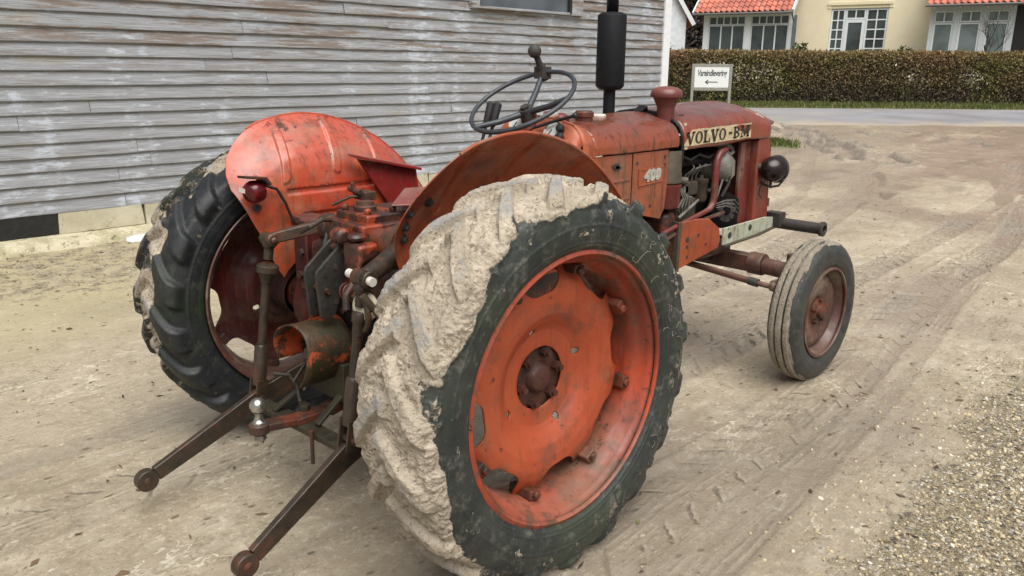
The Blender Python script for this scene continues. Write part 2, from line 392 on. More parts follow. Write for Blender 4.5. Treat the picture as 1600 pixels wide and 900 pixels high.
# ------------------------------------------------------------------ mesh helpers
class MB:
    def __init__(self):
        self.v = []
        self.f = []
    def add(self, vs, fs):
        o = len(self.v)
        self.v += [tuple(float(q) for q in p) for p in vs]
        self.f += [tuple(i + o for i in f) for f in fs]
        return self
    def box(self, c, s, rot=None):
        vs = [Vector((x * s[0] / 2, y * s[1] / 2, z * s[2] / 2)) for x in (-1, 1) for y in (-1, 1) for z in (-1, 1)]
        if rot is not None:
            vs = [rot @ v for v in vs]
        vs = [v + Vector(c) for v in vs]
        return self.add(vs, [(0, 1, 3, 2), (4, 6, 7, 5), (0, 4, 5, 1), (2, 3, 7, 6), (0, 2, 6, 4), (1, 5, 7, 3)])
    def bar(self, a, b, w, h, up=(0, 0, 1), w2=None, h2=None):
        a, b = Vector(a), Vector(b)
        d = (b - a).normalized()
        s = d.cross(Vector(up))
        if s.length < 1e-4:
            s = d.cross(Vector((1, 0, 0)))
        s.normalize()
        u = s.cross(d)
        w2 = w if w2 is None else w2
        h2 = h if h2 is None else h2
        vs = []
        for p, ww, hh in ((a, w, h), (b, w2, h2)):
            for i, j in ((-1, -1), (1, -1), (1, 1), (-1, 1)):
                vs.append(p + s * ww / 2 * i + u * hh / 2 * j)
        return self.add(vs, [(3, 2, 1, 0), (4, 5, 6, 7), (0, 1, 5, 4), (1, 2, 6, 5), (2, 3, 7, 6), (3, 0, 4, 7)])
    def tube(self, pts, r, seg=10, cap=True):
        pts = [Vector(p) for p in pts]
        n = len(pts)
        rs = r if isinstance(r, (list, tuple)) else [r] * n
        t0 = (pts[1] - pts[0]).normalized()
        up = Vector((0, 0, 1)) if abs(t0.z) < .9 else Vector((1, 0, 0))
        s = t0.cross(up).normalized()
        vs, fs = [], []
        for i, p in enumerate(pts):
            t = (pts[min(i + 1, n - 1)] - pts[max(i - 1, 0)]).normalized()
            s = (s - t * s.dot(t)).normalized()
            u = t.cross(s)
            for k_ in range(seg):
                a = 2 * PI * k_ / seg
                vs.append(p + (s * math.cos(a) + u * math.sin(a)) * rs[i])
        for i in range(n - 1):
            for k_ in range(seg):
                a, b = i * seg + k_, i * seg + (k_ + 1) % seg
                fs.append((a, b, b + seg, a + seg))
        if cap:
            fs.append(tuple(range(seg))[::-1])
            fs.append(tuple(range((n - 1) * seg, n * seg)))
        return self.add(vs, fs)
    def cyl(self, a, b, r, r2=None, seg=20):
        return self.tube([a, b], [r, r if r2 is None else r2], seg)
    def lathe(self, prof, o, axis, seg=48, closed=False):
        o, ax = Vector(o), Vector(axis).normalized()
        up = Vector((0, 0, 1)) if abs(ax.z) < .9 else Vector((1, 0, 0))
        s = ax.cross(up).normalized()
        u = ax.cross(s)
        vs, fs = [], []
        for d, r in prof:
            for k_ in range(seg):
                a = 2 * PI * k_ / seg
                vs.append(o + ax * d + (s * math.cos(a) + u * math.sin(a)) * r)
        n = len(prof)
        for i in range(n - 1 if not closed else n):
            j = (i + 1) % n
            for k_ in range(seg):
                a, b = k_, (k_ + 1) % seg
                fs.append((i * seg + a, i * seg + b, j * seg + b, j * seg + a))
        return self.add(vs, fs)
    def ball(self, c, r, seg=18, ring=12, sc=(1, 1, 1)):
        vs, fs = [], []
        for i in range(ring + 1):
            t = PI * i / ring
            for k_ in range(seg):
                a = 2 * PI * k_ / seg
                vs.append((c[0] + r * sc[0] * math.sin(t) * math.cos(a), c[1] + r * sc[1] * math.sin(t) * math.sin(a), c[2] + r * sc[2] * math.cos(t)))
        for i in range(ring):
            for k_ in range(seg):
                a, b = i * seg + k_, i * seg + (k_ + 1) % seg
                fs.append((a, a + seg, b + seg, b))
        return self.add(vs, fs)
    def prism(self, poly, vec):
        n = len(poly)
        a = [Vector(p) for p in poly]
        b = [p + Vector(vec) for p in a]
        fs = [tuple(range(n))[::-1], tuple(range(n, 2 * n))]
        for i in range(n):
            j = (i + 1) % n
            fs.append((i, j, j + n, i + n))
        return self.add(a + b, fs)
    def grid(self, P, closeu=False, closev=False):
        P = np.asarray(P, float)
        a, b = P.shape[:2]
        o = len(self.v)
        self.v += [tuple(p) for p in P.reshape(-1, 3).tolist()]
        for i in range(a if closeu else a - 1):
            for j in range(b if closev else b - 1):
                i2, j2 = (i + 1) % a, (j + 1) % b
                self.f.append((o + i * b + j, o + i2 * b + j, o + i2 * b + j2, o + i * b + j2))
        return self
    def build(self, name, mat, parent=None, smooth=40, bevel=0, solid=0, fix=True, label=None):
        me = bpy.data.meshes.new(name)
        me.from_pydata(self.v, [], self.f)
        if fix:
            import bmesh
            bm = bmesh.new()
            bm.from_mesh(me)
            bmesh.ops.remove_doubles(bm, verts=bm.verts, dist=1e-6)
            bmesh.ops.recalc_face_normals(bm, faces=bm.faces)
            bm.to_mesh(me)
            bm.free()
        return link(name, me, mat, parent, smooth, bevel, solid, label)

def link(name, me, mat, parent=None, smooth=40, bevel=0, solid=0, label=None):
    me.materials.append(M[mat] if isinstance(mat, str) else mat)
    if smooth:
        me.shade_smooth()
        me.set_sharp_from_angle(angle=R(smooth))
    ob = bpy.data.objects.new(name, me)
    COL.objects.link(ob)
    if parent is not None:
        ob.parent = parent
    if solid:
        md = ob.modifiers.new('solid', 'SOLIDIFY'); md.thickness = solid; md.offset = 0
    if bevel:
        md = ob.modifiers.new('bevel', 'BEVEL'); md.width = bevel; md.segments = 2; md.limit_method = 'ANGLE'; md.angle_limit = R(40)
        me.shade_smooth()
        md2 = ob.modifiers.new('wn', 'WEIGHTED_NORMAL'); md2.keep_sharp = True
    if label:
        ob['label'] = label
    return ob

def npmesh(name, V, F, mat, parent=None, smooth=True, attrs=None, cols=None):
    V = np.asarray(V, np.float32); F = np.asarray(F, np.int32)
    me = bpy.data.meshes.new(name)
    k_ = F.shape[1]
    me.vertices.add(len(V)); me.vertices.foreach_set('co', V.ravel())
    me.loops.add(F.size); me.loops.foreach_set('vertex_index', F.ravel())
    me.polygons.add(len(F)); me.polygons.foreach_set('loop_start', np.arange(0, F.size, k_, dtype=np.int32))
    me.update(calc_edges=True)
    for an, av in (attrs or {}).items():
        a = me.attributes.new(an, 'FLOAT', 'POINT'); a.data.foreach_set('value', np.asarray(av, np.float32).ravel())
    for an, av in (cols or {}).items():
        a = me.attributes.new(an, 'FLOAT_COLOR', 'POINT')
        c4 = np.concatenate([np.asarray(av, np.float32), np.ones((len(V), 1), np.float32)], 1)
        a.data.foreach_set('color', c4.ravel())
    me.materials.append(M[mat])
    if smooth:
        me.shade_smooth()
    ob = bpy.data.objects.new(name, me)
    COL.objects.link(ob)
    if parent is not None:
        ob.parent = parent
    me.validate()
    return ob

def gridfaces(a, b, closeu=False):
    i = np.arange(a if closeu else a - 1)[:, None]; j = np.arange(b - 1)[None, :]
    i2 = (i + 1) % a
    return np.stack([i * b + j, i2 * b + j, i2 * b + j + 1, i * b + j + 1], -1).reshape(-1, 4)

def tag(o, label=None, cat=None, group=None, kind=None):
    if label: o['label'] = label
    if cat: o['category'] = cat
    if group: o['group'] = group
    if kind: o['kind'] = kind
    return o

def empty(name, loc=(0, 0, 0), parent=None, rotz=0):
    o = bpy.data.objects.new(name, None)
    o.empty_display_size = .1
    COL.objects.link(o)
    o.location = loc
    o.rotation_euler = (0, 0, rotz)
    if parent is not None:
        o.parent = parent
    return o
# ================================================================== SETTING
S2 = math.sqrt(.5)

def zt(x, y):
    s = (np.asarray(x) + np.asarray(y)) * S2
    return .5 * sst(5.5, 21, s) + 1.0 * sst(26, 33, s)

# ------------------------------------------------------------------ ground
def axis_lines(segs):
    out = []
    for a, b, h in segs:
        n = max(1, int(round((b - a) / h)))
        out += list(np.linspace(a, b, n, endpoint=False))
    return out
gx = [-400, -200, -100, -50, -25, -12, -7, -4.5, -3] + axis_lines([(-2, -1.5, .1), (-1.5, 3.2, .017), (3.2, 8, .032), (8, 20, .07), (20, 46, .3)]) + [46, 52, 62, 80, 120, 200, 400]
gy = [-400, -200, -100] + axis_lines([(-60, -20, 1.0), (-20, -3, .3), (-3, -2.4, .06), (-2.4, 1.2, .017), (1.2, 5.5, .032), (5.5, 13, .08), (13, 46, .3)]) + [46, 60, 80, 120, 200, 400]
GX, GY = np.meshgrid(np.array(gx, float), np.array(gy, float), indexing='ij')
s_ = (GX + GY) * S2
Z = zt(GX, GY)
near = 1 - sst(9, 14, s_)
Z = Z + near * .018 * fbm(GX * .9, GY * 1.3, 1.0, 3)
Z = Z + near * .0035 * fbm(GX * 6, GY * 9, 4.0, 4, .6)
Z = Z + near * .0028 * perlin(GX * 26, GY * 26, 2.0) * sst(-.2, .5, perlin(GX * 2, GY * 2, 8.0))
rut = np.zeros_like(Z)
lat = np.zeros_like(Z)
trm = np.zeros_like(Z)
prt = np.zeros_like(Z)
wet = .52 + .40 * fbm(GX * .45, GY * .8, 3.0, 4)
def track(xs, ys, width, depth, prints, seed, fade=(None, None)):
    global Z, rut, wet, lat, trm, prt
    yc = np.interp(GX, xs, ys)
    d = GY - yc + .012 * perlin(GX * 3, seed, 0)
    m = (1 - sst(width * .8, width * 1.15, np.abs(d))) * near
    if fade[0] is not None:
        m = m * sst(fade[0], fade[0] + .8, GX)
    if fade[1] is not None:
        m = m * (1 - sst(fade[1] - 2.0, fade[1], GX))
    br = sst(-.35, .15, perlin(GX * 1.1, GY * 2.5, seed))
    rib = np.cos(d / width * PI * 3.0)
    sel = m > trm
    lat = np.where(sel, d / .16, lat)
    trm = np.maximum(trm, m)
    prt = np.where(sel, 1.0 * prints * m, prt)
    edge = np.exp(-((np.abs(d) - width * 1.1) / .022) ** 2) * near
    Z = Z - m * depth * .55 + edge * depth * .7 * br
    Z = Z + m * br * .0015 * rib
    if prints:
        v = (GX + 1.0 * np.abs(d)) / .155
        fr = np.abs(v - np.floor(v) - .5) * 2
        lugp = sst(.72, .9, fr) * m * br
        Z = Z + .016 * (lugp - .3 * m * br)
        rut = np.maximum(rut, .5 * sst(.80, .97, fr) * (1 - sst(.97, 1.0, fr)) * m * br)
    rut = np.maximum(rut, m * br * .05)
    wet = wet + m * .18
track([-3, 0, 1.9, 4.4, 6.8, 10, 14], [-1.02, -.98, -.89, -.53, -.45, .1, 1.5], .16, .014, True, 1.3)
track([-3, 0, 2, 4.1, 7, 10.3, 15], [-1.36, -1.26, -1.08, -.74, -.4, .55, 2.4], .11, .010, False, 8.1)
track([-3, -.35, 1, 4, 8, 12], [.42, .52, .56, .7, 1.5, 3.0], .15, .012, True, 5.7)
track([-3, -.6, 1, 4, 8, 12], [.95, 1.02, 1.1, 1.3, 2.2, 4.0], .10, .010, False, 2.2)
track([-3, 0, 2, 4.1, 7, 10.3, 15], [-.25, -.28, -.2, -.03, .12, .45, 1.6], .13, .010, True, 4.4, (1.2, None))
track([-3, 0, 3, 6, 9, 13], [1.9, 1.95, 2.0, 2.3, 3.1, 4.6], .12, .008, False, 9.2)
# churned wet ruts where the yard meets the road
def curve_rut(pts, w, dep, seed):
    global Z, rut, wet
    p = np.array(pts, float)
    best = np.full(GX.shape, 9e9)
    for a, b in zip(p[:-1], p[1:]):
        ab = b - a
        t = np.clip(((GX - a[0]) * ab[0] + (GY - a[1]) * ab[1]) / (ab @ ab), 0, 1)
        best = np.minimum(best, np.hypot(GX - a[0] - t * ab[0], GY - a[1] - t * ab[1]))
    best = best + .07 * fbm(GX * 2.2, GY * 2.2, seed, 3)
    m = 1 - sst(w * .5, w, best)
    br = sst(-.25, .25, perlin(GX * 1.7, GY * 1.7, seed + 3))
    Z = Z - m * dep * br + dep * .7 * np.exp(-((best - w * 1.2) / (w * .3)) ** 2) * br
    rut = np.maximum(rut, m * br)
RT = 1
for q_ in range(4):
    o_ = q_ * .34
    curve_rut([(15.4 - o_ * .3, 6.8 - o_), (13.9 + o_ * .2, 5.5 - o_), (12.7 + o_ * .3, 4.3 - o_), (11.9 + o_ * .3, 3.6 - o_), (11.3 + o_ * .3, 3.2 - o_)], .11 + .03 * (q_ % 2), .05, 1.0 + q_)
curve_rut([(15.0, 5.6), (13.9, 4.7), (12.9, 3.8), (12.2, 3.1)], .13, .05, 6.0)
curve_rut([(15.6, 5.0), (15.0, 4.2), (14.6, 3.5), (14.2, 2.9)], .12, .04, 3.0)
curve_rut([(16.3, 4.2), (15.9, 3.3), (15.5, 2.4), (14.6, 1.7)], .10, .03, 7.0)
curve_rut([(11.0, 2.5), (9.6, 1.8), (8.4, 1.3)], .09, .015, 12.0)
for cx_, cy_ in ((2.093, -.715), (0, -.81), (0, .73), (2.093, .60)):
    e_ = ((GX - cx_) / .20) ** 2 + ((GY - cy_) / .16) ** 2
    Z = Z + .016 * np.exp(-e_ * e_)
wet = wet + .35 * sst(6.5, 10, s_)
Z = Z + .010 * fbm(GX * 2.4, GY * 2.4, 7.0, 4) * (1 - sst(14.5, 15.6, s_)) * sst(7, 10, s_)
rut = np.maximum(rut, .6 * sst(.2, .6, fbm(GX * .8 + 4, GY * 1.6, 3.0, 5, .6)) * sst(6, 9, s_) * (1 - sst(14, 15, s_)))
g1 = 1 - sst(-2.0, -1.15, GY + .10 * fbm(GX * 1.2, GY * 1.2, 5, 3) - .10 * sst(.9, 3.2, GX) - .22 * sst(3, 6, GX))
g2 = .50 * sst(2.3, 3.6, GY + .4 * fbm(GX * .7, GY * .7, 2, 3)) * (1 - sst(3.5, 9, GX))
gravel = np.clip(np.maximum(g1 * near, g2), 0, 1)
wet = np.clip(wet * (1 - gravel * .8), 0, 1)
olive = sst(1.6, 3.2, GY + .5 * fbm(GX * .6, GY * .6, 4, 3)) * (1 - sst(4, 8, GX))
grass = sst(20.0, 20.7, s_ + .25 * fbm(GX * .5, GY * .5, 9, 3)) * .95
d_ = np.hypot((GX - 12.3), (GY - 4.9) * 1.0)
grass = np.maximum(grass, 1 - sst(.1, .45, d_))
V = np.stack([GX, GY, Z], -1).reshape(-1, 3)
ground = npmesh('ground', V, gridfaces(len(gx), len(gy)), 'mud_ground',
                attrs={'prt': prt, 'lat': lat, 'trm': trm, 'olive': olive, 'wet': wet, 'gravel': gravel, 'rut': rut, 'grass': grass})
tag(ground, kind='structure')

def road_pt(s, t):
    x = (s + t) * S2; y = (s - t) * S2
    return x, y, zt(x, y)
RF = [0, .04, .08, .12, .2, .3, .4, .5, .6, .7, .8, .9, 1]
rows = []
for t in np.concatenate([np.arange(-60, -16, 2.0), np.arange(-16, 20, .3), np.arange(20, 61, 2.0)]):
    row = []
    e0 = 14.9 + .28 * float(fbm(t * .35, 3.0, 0, 4)) ; e1 = 20.0 + .12 * float(fbm(t * .6, 8.0, 0, 3))
    for f in RF:
        x, y, z = road_pt(e0 + (e1 - e0) * f, t)
        row.append((x, y, float(z) + float(np.interp(f, [0, .12, 1], [-.035, .010, .012]))))
    rows.append(row)
_r = np.array(rows)
road = npmesh('road', _r.reshape(-1, 3), gridfaces(_r.shape[0], _r.shape[1]), 'asphalt', attrs={'edge': np.broadcast_to(np.interp(RF, [0, .12, .3, .5, .93, 1], [1, .6, .3, .05, .05, .5]), _r.shape[:2])})
tag(road, kind='structure')

# grass tufts on the verge and one by the yard entrance
def blades(name, n, place, h0, h1, cols, seed):
    rs = np.random.RandomState(seed)
    P = np.array([place(rs) for _ in range(n)])
    a = rs.uniform(0, 2 * PI, n); h = rs.uniform(h0, h1, n); w = h * .09 + .004
    lean = rs.normal(0, .35, (n, 2)) * h[:, None]
    z = zt(P[:, 0], P[:, 1]) - .01
    dx, dy = np.cos(a) * w, np.sin(a) * w
    V = np.empty((n, 3, 3))
    V[:, 0] = np.stack([P[:, 0] - dx, P[:, 1] - dy, z], -1)
    V[:, 1] = np.stack([P[:, 0] + dx, P[:, 1] + dy, z], -1)
    V[:, 2] = np.stack([P[:, 0] + lean[:, 0], P[:, 1] + lean[:, 1], z + h], -1)
    c = np.array(cols)[rs.randint(0, len(cols), n)] * rs.uniform(.7, 1.3, (n, 1))
    C = np.repeat(c[:, None], 3, 1).reshape(-1, 3)
    return npmesh(name, V.reshape(-1, 3), np.arange(n * 3).reshape(-1, 3), 'leaf', smooth=False, cols={'col': C})
def vpl(rs):
    s = 20.2 + 4.0 * rs.rand() ** .8; t = rs.uniform(-9, 26)
    return road_pt(s, t)[:2]
gv_ = blades('verge_grass', 26000, vpl, .04, .13, [(.07, .10, .025), (.11, .13, .04), (.17, .15, .06), (.06, .08, .02)], 3)
tag(gv_, 'short green grass of the verge between the road and the hedge', 'grass', kind='stuff')
def tpl(rs):
    r = abs(rs.normal(0, .20)); a = rs.uniform(0, 2 * PI)
    return 12.3 + r * math.cos(a), 4.9 + r * math.sin(a)
gt_ = blades('grass_tuft', 2600, tpl, .04, .14, [(.08, .12, .025), (.12, .15, .04), (.16, .16, .06)], 9)
tag(gt_, 'small patch of bright grass in the mud behind the round headlight', 'grass', kind='stuff')

# loose gravel stones
ico_v = []
for s1 in (-1, 1):
    for s2 in (-1.618, 1.618):
        ico_v += [(0, s1, s2), (s1, s2, 0), (s2, 0, s1)]
ico_v = np.array(ico_v) / 1.9
import bmesh as _bm
_b = _bm.new(); [_b.verts.new(v) for v in ico_v]; _bm.ops.convex_hull(_b, input=_b.verts); _b.verts.index_update()
ico_f = np.array([[v.index for v in f.verts] for f in _b.faces if len(f.verts) == 3])
ico_v = np.array([v.co[:] for v in _b.verts]); _b.free()
def near_z(x, y):
    i = np.clip(np.searchsorted(gx, x) - 1, 0, len(gx) - 2); j = np.clip(np.searchsorted(gy, y) - 1, 0, len(gy) - 2)
    return Z[i, j]
rs = np.random.RandomState(11)
px = np.concatenate([rs.uniform(.2, 4.6, 19000), rs.uniform(-.9, 3.5, 7000), rs.uniform(-1.4, 7, 9000)])
py = np.concatenate([rs.uniform(-2.5, -1.0, 19000), rs.uniform(2.4, 5.1, 7000), rs.uniform(-1.9, 4.5, 9000)])
i_ = np.clip(np.searchsorted(gx, px), 0, len(gx) - 1); j_ = np.clip(np.searchsorted(gy, py), 0, len(gy) - 1)
keep = (gravel[i_, j_] ** 1.6 * 1.1 + .015 > rs.rand(len(px)))
clod = np.zeros(len(px), bool); clod[-9000:] = True
keep[-9000:] = fbm(px[-9000:] * 1.3, py[-9000:] * 2.2, 3.0, 3) + rs.normal(0, .35, 9000) > .1
px, py, clod = px[keep], py[keep], clod[keep]
n = len(px)
sz = np.minimum(rs.gamma(3.0, .0016, n) + .0018, .0105)
sz[py > 2] *= .7
sz[clod] = np.minimum(sz[clod] * .62, .006)
rot = rs.normal(size=(n, 3, 3)); rot, _ = np.linalg.qr(rot)
shp = rs.uniform(.55, 1.3, (n, 1, 3))
SV = (ico_v[None] * rs.uniform(.75, 1.2, (n, 12, 1)) * shp) @ rot * sz[:, None, None]
SV[:, :, 2] *= .75
SV += np.stack([px, py, near_z(px, py) + sz * .08], -1)[:, None]
SF = (ico_f[None] + (np.arange(n) * 12)[:, None, None]).reshape(-1, 3)
cc = np.array([(.46, .39, .26), (.37, .30, .19), (.60, .55, .44), (.26, .21, .15), (.52, .42, .25), (.17, .16, .15)])[rs.choice(6, n, p=[.3, .25, .14, .13, .12, .06])] * rs.uniform(.8, 1.15, (n, 1))
cm_ = np.array([(.36, .29, .20), (.22, .175, .12), (.52, .45, .34), (.17, .135, .095)])[rs.choice(4, n, p=[.4, .3, .15, .15])]
cc = np.where(clod[:, None] & (rs.rand(n, 1) < .9), cm_, cc)
gs = npmesh('gravel', SV.reshape(-1, 3), SF, 'stone', smooth=False, cols={'col': np.repeat(cc[:, None], 12, 1).reshape(-1, 3)})
tag(gs, 'loose pale gravel stones lying over the mud', 'gravel', kind='stuff')

# bits of dead leaf and straw trodden into the yard
rs = np.random.RandomState(61)
n = 2600
lx = np.concatenate([rs.uniform(-1.4, 9, 1800), rs.uniform(-1.2, 6, 800)]); ly = np.concatenate([rs.uniform(-2.2, 4.8, 1800), rs.uniform(3.6, 5.0, 800)])
lz = near_z(np.clip(lx, -2, 20), np.clip(ly, -3, 13)) + .004
a = rs.uniform(0, 2 * PI, n); s = rs.uniform(.008, .026, n); w_ = s * rs.uniform(.12, .5, n)
ax_ = np.stack([np.cos(a), np.sin(a), rs.normal(0, .15, n)], -1); bx_ = np.stack([-np.sin(a), np.cos(a), rs.normal(0, .3, n)], -1)
P0_ = np.stack([lx, ly, lz], -1)
LV = np.stack([P0_ - ax_ * s[:, None], P0_ + bx_ * w_[:, None], P0_ + ax_ * s[:, None], P0_ - bx_ * w_[:, None]], 1)
lc_ = np.array([(.12, .08, .045), (.20, .14, .07), (.07, .05, .035), (.42, .36, .22), (.16, .17, .06)])[rs.choice(5, n, p=[.3, .25, .2, .17, .08])]
lit = npmesh('leaf_litter', LV.reshape(-1, 3), np.arange(n * 4).reshape(-1, 4), 'leaf', smooth=False, cols={'col': np.repeat(lc_[:, None], 4, 1).reshape(-1, 3)})
tag(lit, 'scattered bits of dead leaf and straw trodden into the muddy yard', 'litter', kind='stuff')

# ------------------------------------------------------------------ barn
barn = tag(empty('timber_barn', (1.5, 5.2, 0)), 'long weathered grey clapboard barn with peeling paint behind the tractor', 'barn')
def local(ob, root):
    ob.parent = root
    ob.matrix_parent_inverse = Matrix.Translation(-Vector(root.location))
    return ob
# boards
step = .1177
rs = np.random.RandomState(21)
Vb, Fb, Rb = [], [], []
zb = .283
row = 0
base = 0
XE = 9.06
while zb < 4.6:
    x = -8.0
    # pieces with butt joints
    while x < XE - .01:
        L_ = rs.uniform(2.6, 5.2)
        x1 = min(XE, x + L_)
        if XE - x1 < .6: x1 = XE
        n = max(4, int((x1 - x) / .055))
        xs = np.linspace(x + .0018, x1 - .0018, n)
        rnd = rs.rand()
        off = rs.normal(0, .0025)
        wave = .0045 * fbm(xs * 1.3, row * 3.7, rnd * 9, 4) + off
        wf = .004 * fbm(xs * .9, row * 5.1, rnd * 5, 3)
        zl = zb + wave
        # occasional chips out of the lower edge
        chip = sst(.62, .8, perlin(xs * 2.3, row * 9.3, 2.0)) * .008
        zl = zl + chip
        ztop = np.full(n, zb + step + .02)
        yb = 5.2 - .030 + wf
        sec = [np.stack([xs, yb + .022, zl], -1), np.stack([xs, yb, zl], -1), np.stack([xs, yb - .001, zl + .006], -1),
               np.stack([xs, yb + .010 + .5 * wf, zl + step * .5], -1), np.stack([xs, np.full(n, 5.2 - .004), ztop], -1)]
        G_ = np.stack(sec, 1)
        Vb.append(G_.reshape(-1, 3)); Fb.append(gridfaces(n, 5) + base); Rb.append(np.full(n * 5, rnd)); base += n * 5
        x = x1
    zb += step
    row += 1
wall = npmesh('wall', np.concatenate(Vb), np.concatenate(Fb), 'weathered_board', attrs={'rnd': np.concatenate(Rb)}, smooth=False)
local(wall, barn)
mb = MB()
mb.box((.5, 9.3, 2.3), (17.1, 8.16, 4.6))
w2 = local(mb.build('wall', 'weathered_board', smooth=0, label='plain back and end walls of the barn'), barn)
mb = MB()
mb.prism([(-8.4, 4.75, 4.55), (-8.4, 9.3, 7.4), (-8.4, 13.85, 4.55), (-8.4, 13.85, 4.68), (-8.4, 9.3, 7.55), (-8.4, 4.75, 4.68)], (17.9, 0, 0))
local(mb.build('roof', 'roof_tile', smooth=0), barn)
mb = MB()
mb.box((9.125, 5.178, 2.35), (.15, .055, 4.6)).box((9.208, 5.29, 2.35), (.02, .28, 4.6))
local(mb.build('corner_board', 'white_paint', bevel=.004), barn)
# base: dark strip painted as the shade of an open gap, plaster slabs, sill
mb = MB(); mb.box((-3.9, 5.19, .18), (8.46, .03, .24)); local(mb.build('gap_shade_strip', 'dark_void', smooth=0), barn)
xs_ = [.325, 1.06, 1.9, 2.75, 3.5, 4.4, 5.3, 6.1, 7.0, 7.9, 9.05]
for a, b in zip(xs_[:-1], xs_[1:]):
    mb = MB()
    t_ = rs.uniform(-.006, .006)
    mb.prism([(a + .006, 5.165 + t_, .098), (b - .006, 5.165 - t_, .098 + rs.uniform(-.006, .006)), (b - .006 + rs.uniform(-.02, .012), 5.172 - t_, .285), (a + .006 + rs.uniform(-.012, .02), 5.172 + t_, .285)], (0, .05, 0))
    local(mb.build('foundation_slab', 'plaster_slab', bevel=.004), barn)
n = 260
xs = np.linspace(-8, 9.2, n)
prof = []
for (yo, zo, am) in ((5.18, .098, .006), (5.06, .088, .012), (4.985, .07, .02), (4.955, .03, .02), (4.935, -.03, .02)):
    prof.append(np.stack([xs, yo + am * fbm(xs * 2.2, yo * 9, 1, 4), zo + am * .8 * fbm(xs * 2.6, yo * 7, 4, 4)], -1))
local(MB().grid(np.stack(prof, 1)).build('sill', 'concrete_sill', smooth=30), barn)
# window
wn = empty('window', (0, 0, 0)); local(wn, barn)
mb = MB()
mb.box((6.97, 5.145, 2.75), (.24, .06, 1.1)).box((5.13, 5.145, 2.75), (.12, .06, 1.1)).box((5.98, 5.14, 3.34), (1.9, .07, .09)).box((5.98, 5.135, 2.217), (1.68, .05, .028))
mb.build('frame', 'weathered_board', wn, smooth=0, bevel=.004)
mb = MB(); mb.box((6.835, 5.14, 2.75), (.05, .055, 1.06)); mb.build('mullion', 'dark_void', wn, smooth=0)
mb = MB(); mb.box((6.0, 5.160, 2.76), (1.66, .01, 1.08)); mb.build('pane', 'barn_glass', wn, smooth=0)
# loose stone fragment lying by the sill
mb = MB()
mb.prism([(.80, 4.84, .0), (1.0, 4.80, .0), (1.06, 4.9, .0), (.9, 4.97, .0), (.78, 4.92, .0)], (.01, .02, .045))
tag(mb.build('stone_slab', 'white_render', smooth=0, bevel=.006), 'pale broken slab lying on the gravel beside the barn sill', 'stone')

# ------------------------------------------------------------------ foliage helper
def leaf_cloud(name, P, size, cols, parent=None, aspect=2.0, up=0.0, seed=1, mat='leaf'):
    rs = np.random.RandomState(seed)
    n = len(P)
    a = rs.normal(size=(n, 3)); a[:, 2] = a[:, 2] * (1 - .3) + up
    a /= np.linalg.norm(a, axis=1)[:, None]
    b = np.cross(a, rs.normal(size=(n, 3))); b /= np.linalg.norm(b, axis=1)[:, None]
    s = size * rs.uniform(.6, 1.4, (n, 1))
    w = s / aspect
    V = np.stack([P - b * w * .3, P + a * s * .55 - b * w, P + a * s * 1.1, P + a * s * .5 + b * w], 1)
    return npmesh(name, V.reshape(-1, 3), np.arange(n * 4).reshape(-1, 4), mat, parent, smooth=False, cols={'col': np.repeat(cols[:, None], 4, 1).reshape(-1, 3)})

# ------------------------------------------------------------------ hedge
hp = np.array([(14.2, 20.6), (17.8, 17.0), (21.4, 13.6), (25.4, 9.55), (29.8, 5.1), (36.0, -1.2)])
hl = np.concatenate([[0], np.cumsum(np.linalg.norm(np.diff(hp, axis=0), axis=1))])
hdir = np.array([S2, -S2]); hn = np.array([S2, S2])       # along / away from the road
LT = hl[-1]
def hedge_pos(u, v, w):
    x = np.interp(u, hl, hp[:, 0]) + hn[0] * v; y = np.interp(u, hl, hp[:, 1]) + hn[1] * v
    return np.stack([x, y, zt(x, y) + w], -1)
hedge = tag(empty('hedge', tuple(hedge_pos(np.array([LT / 2]), np.array([.4]), np.array([0.]))[0])), 'long clipped brownish green hedge between the road and the yellow house', 'hedge')
def htop(u):
    return 1.62 + .0 * u + .035 * fbm(u * .8, 2, 0, 3) + .02 * (u - LT / 2) / 10
nu, nw = 240, 14
u = np.linspace(0, LT, nu)
G_ = np.empty((nu, nw, 3))
prof = [(.30, -.1), (.24, .15), (.26, .4), (.25, .7), (.24, 1.0), (.2, 1.3), (.26, 1.48), (.45, 1.53), (.6, 1.5), (.66, 1.3), (.65, 1.0), (.62, .6), (.6, .2), (.6, -.1)]
for q, (v, w) in enumerate(prof):
    vv = v + .05 * fbm(u * 2, q * .7, 5, 3); ww = w * htop(u) / 1.62 + .03 * fbm(u * 2.5, q, 7, 3)
    G_[:, q] = hedge_pos(u, vv, ww)
plain('hedge_core', (.06, .048, .028), .95, 0, .5)
local(MB().grid(G_).build('twig_mass', 'hedge_core', smooth=80), hedge)
rs = np.random.RandomState(31)
n = 75000
uu = rs.uniform(0, LT, n); face = rs.rand(n)
ww = rs.rand(n) ** .8 * htop(uu); vv = np.where(face < .72, np.abs(rs.normal(0, .13, n)) , rs.uniform(0, .75, n))
top = face > .80
ww = np.where(top, htop(uu) - np.abs(rs.normal(0, .06, n)), ww)
thin = sst(.0, .45, fbm(uu * .55, ww * .5, 3, 3)) * np.exp(-((ww - .85) / .33) ** 2)
P = hedge_pos(uu, vv, ww)
bandtop = sst(1.25, 1.5, ww)
c_low = np.array((.075, .060, .038)); c_mid = np.array((.135, .098, .048)); c_top = np.array((.21, .152, .072)); c_grn = np.array((.125, .118, .040)); c_gap_light = np.array((.40, .36, .27)); c_red = np.array((.20, .105, .06))
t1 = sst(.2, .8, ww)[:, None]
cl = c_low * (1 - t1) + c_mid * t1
gmask = sst(-.1, .35, fbm(uu * .5 + 3, ww * .8, 8, 3))[:, None]
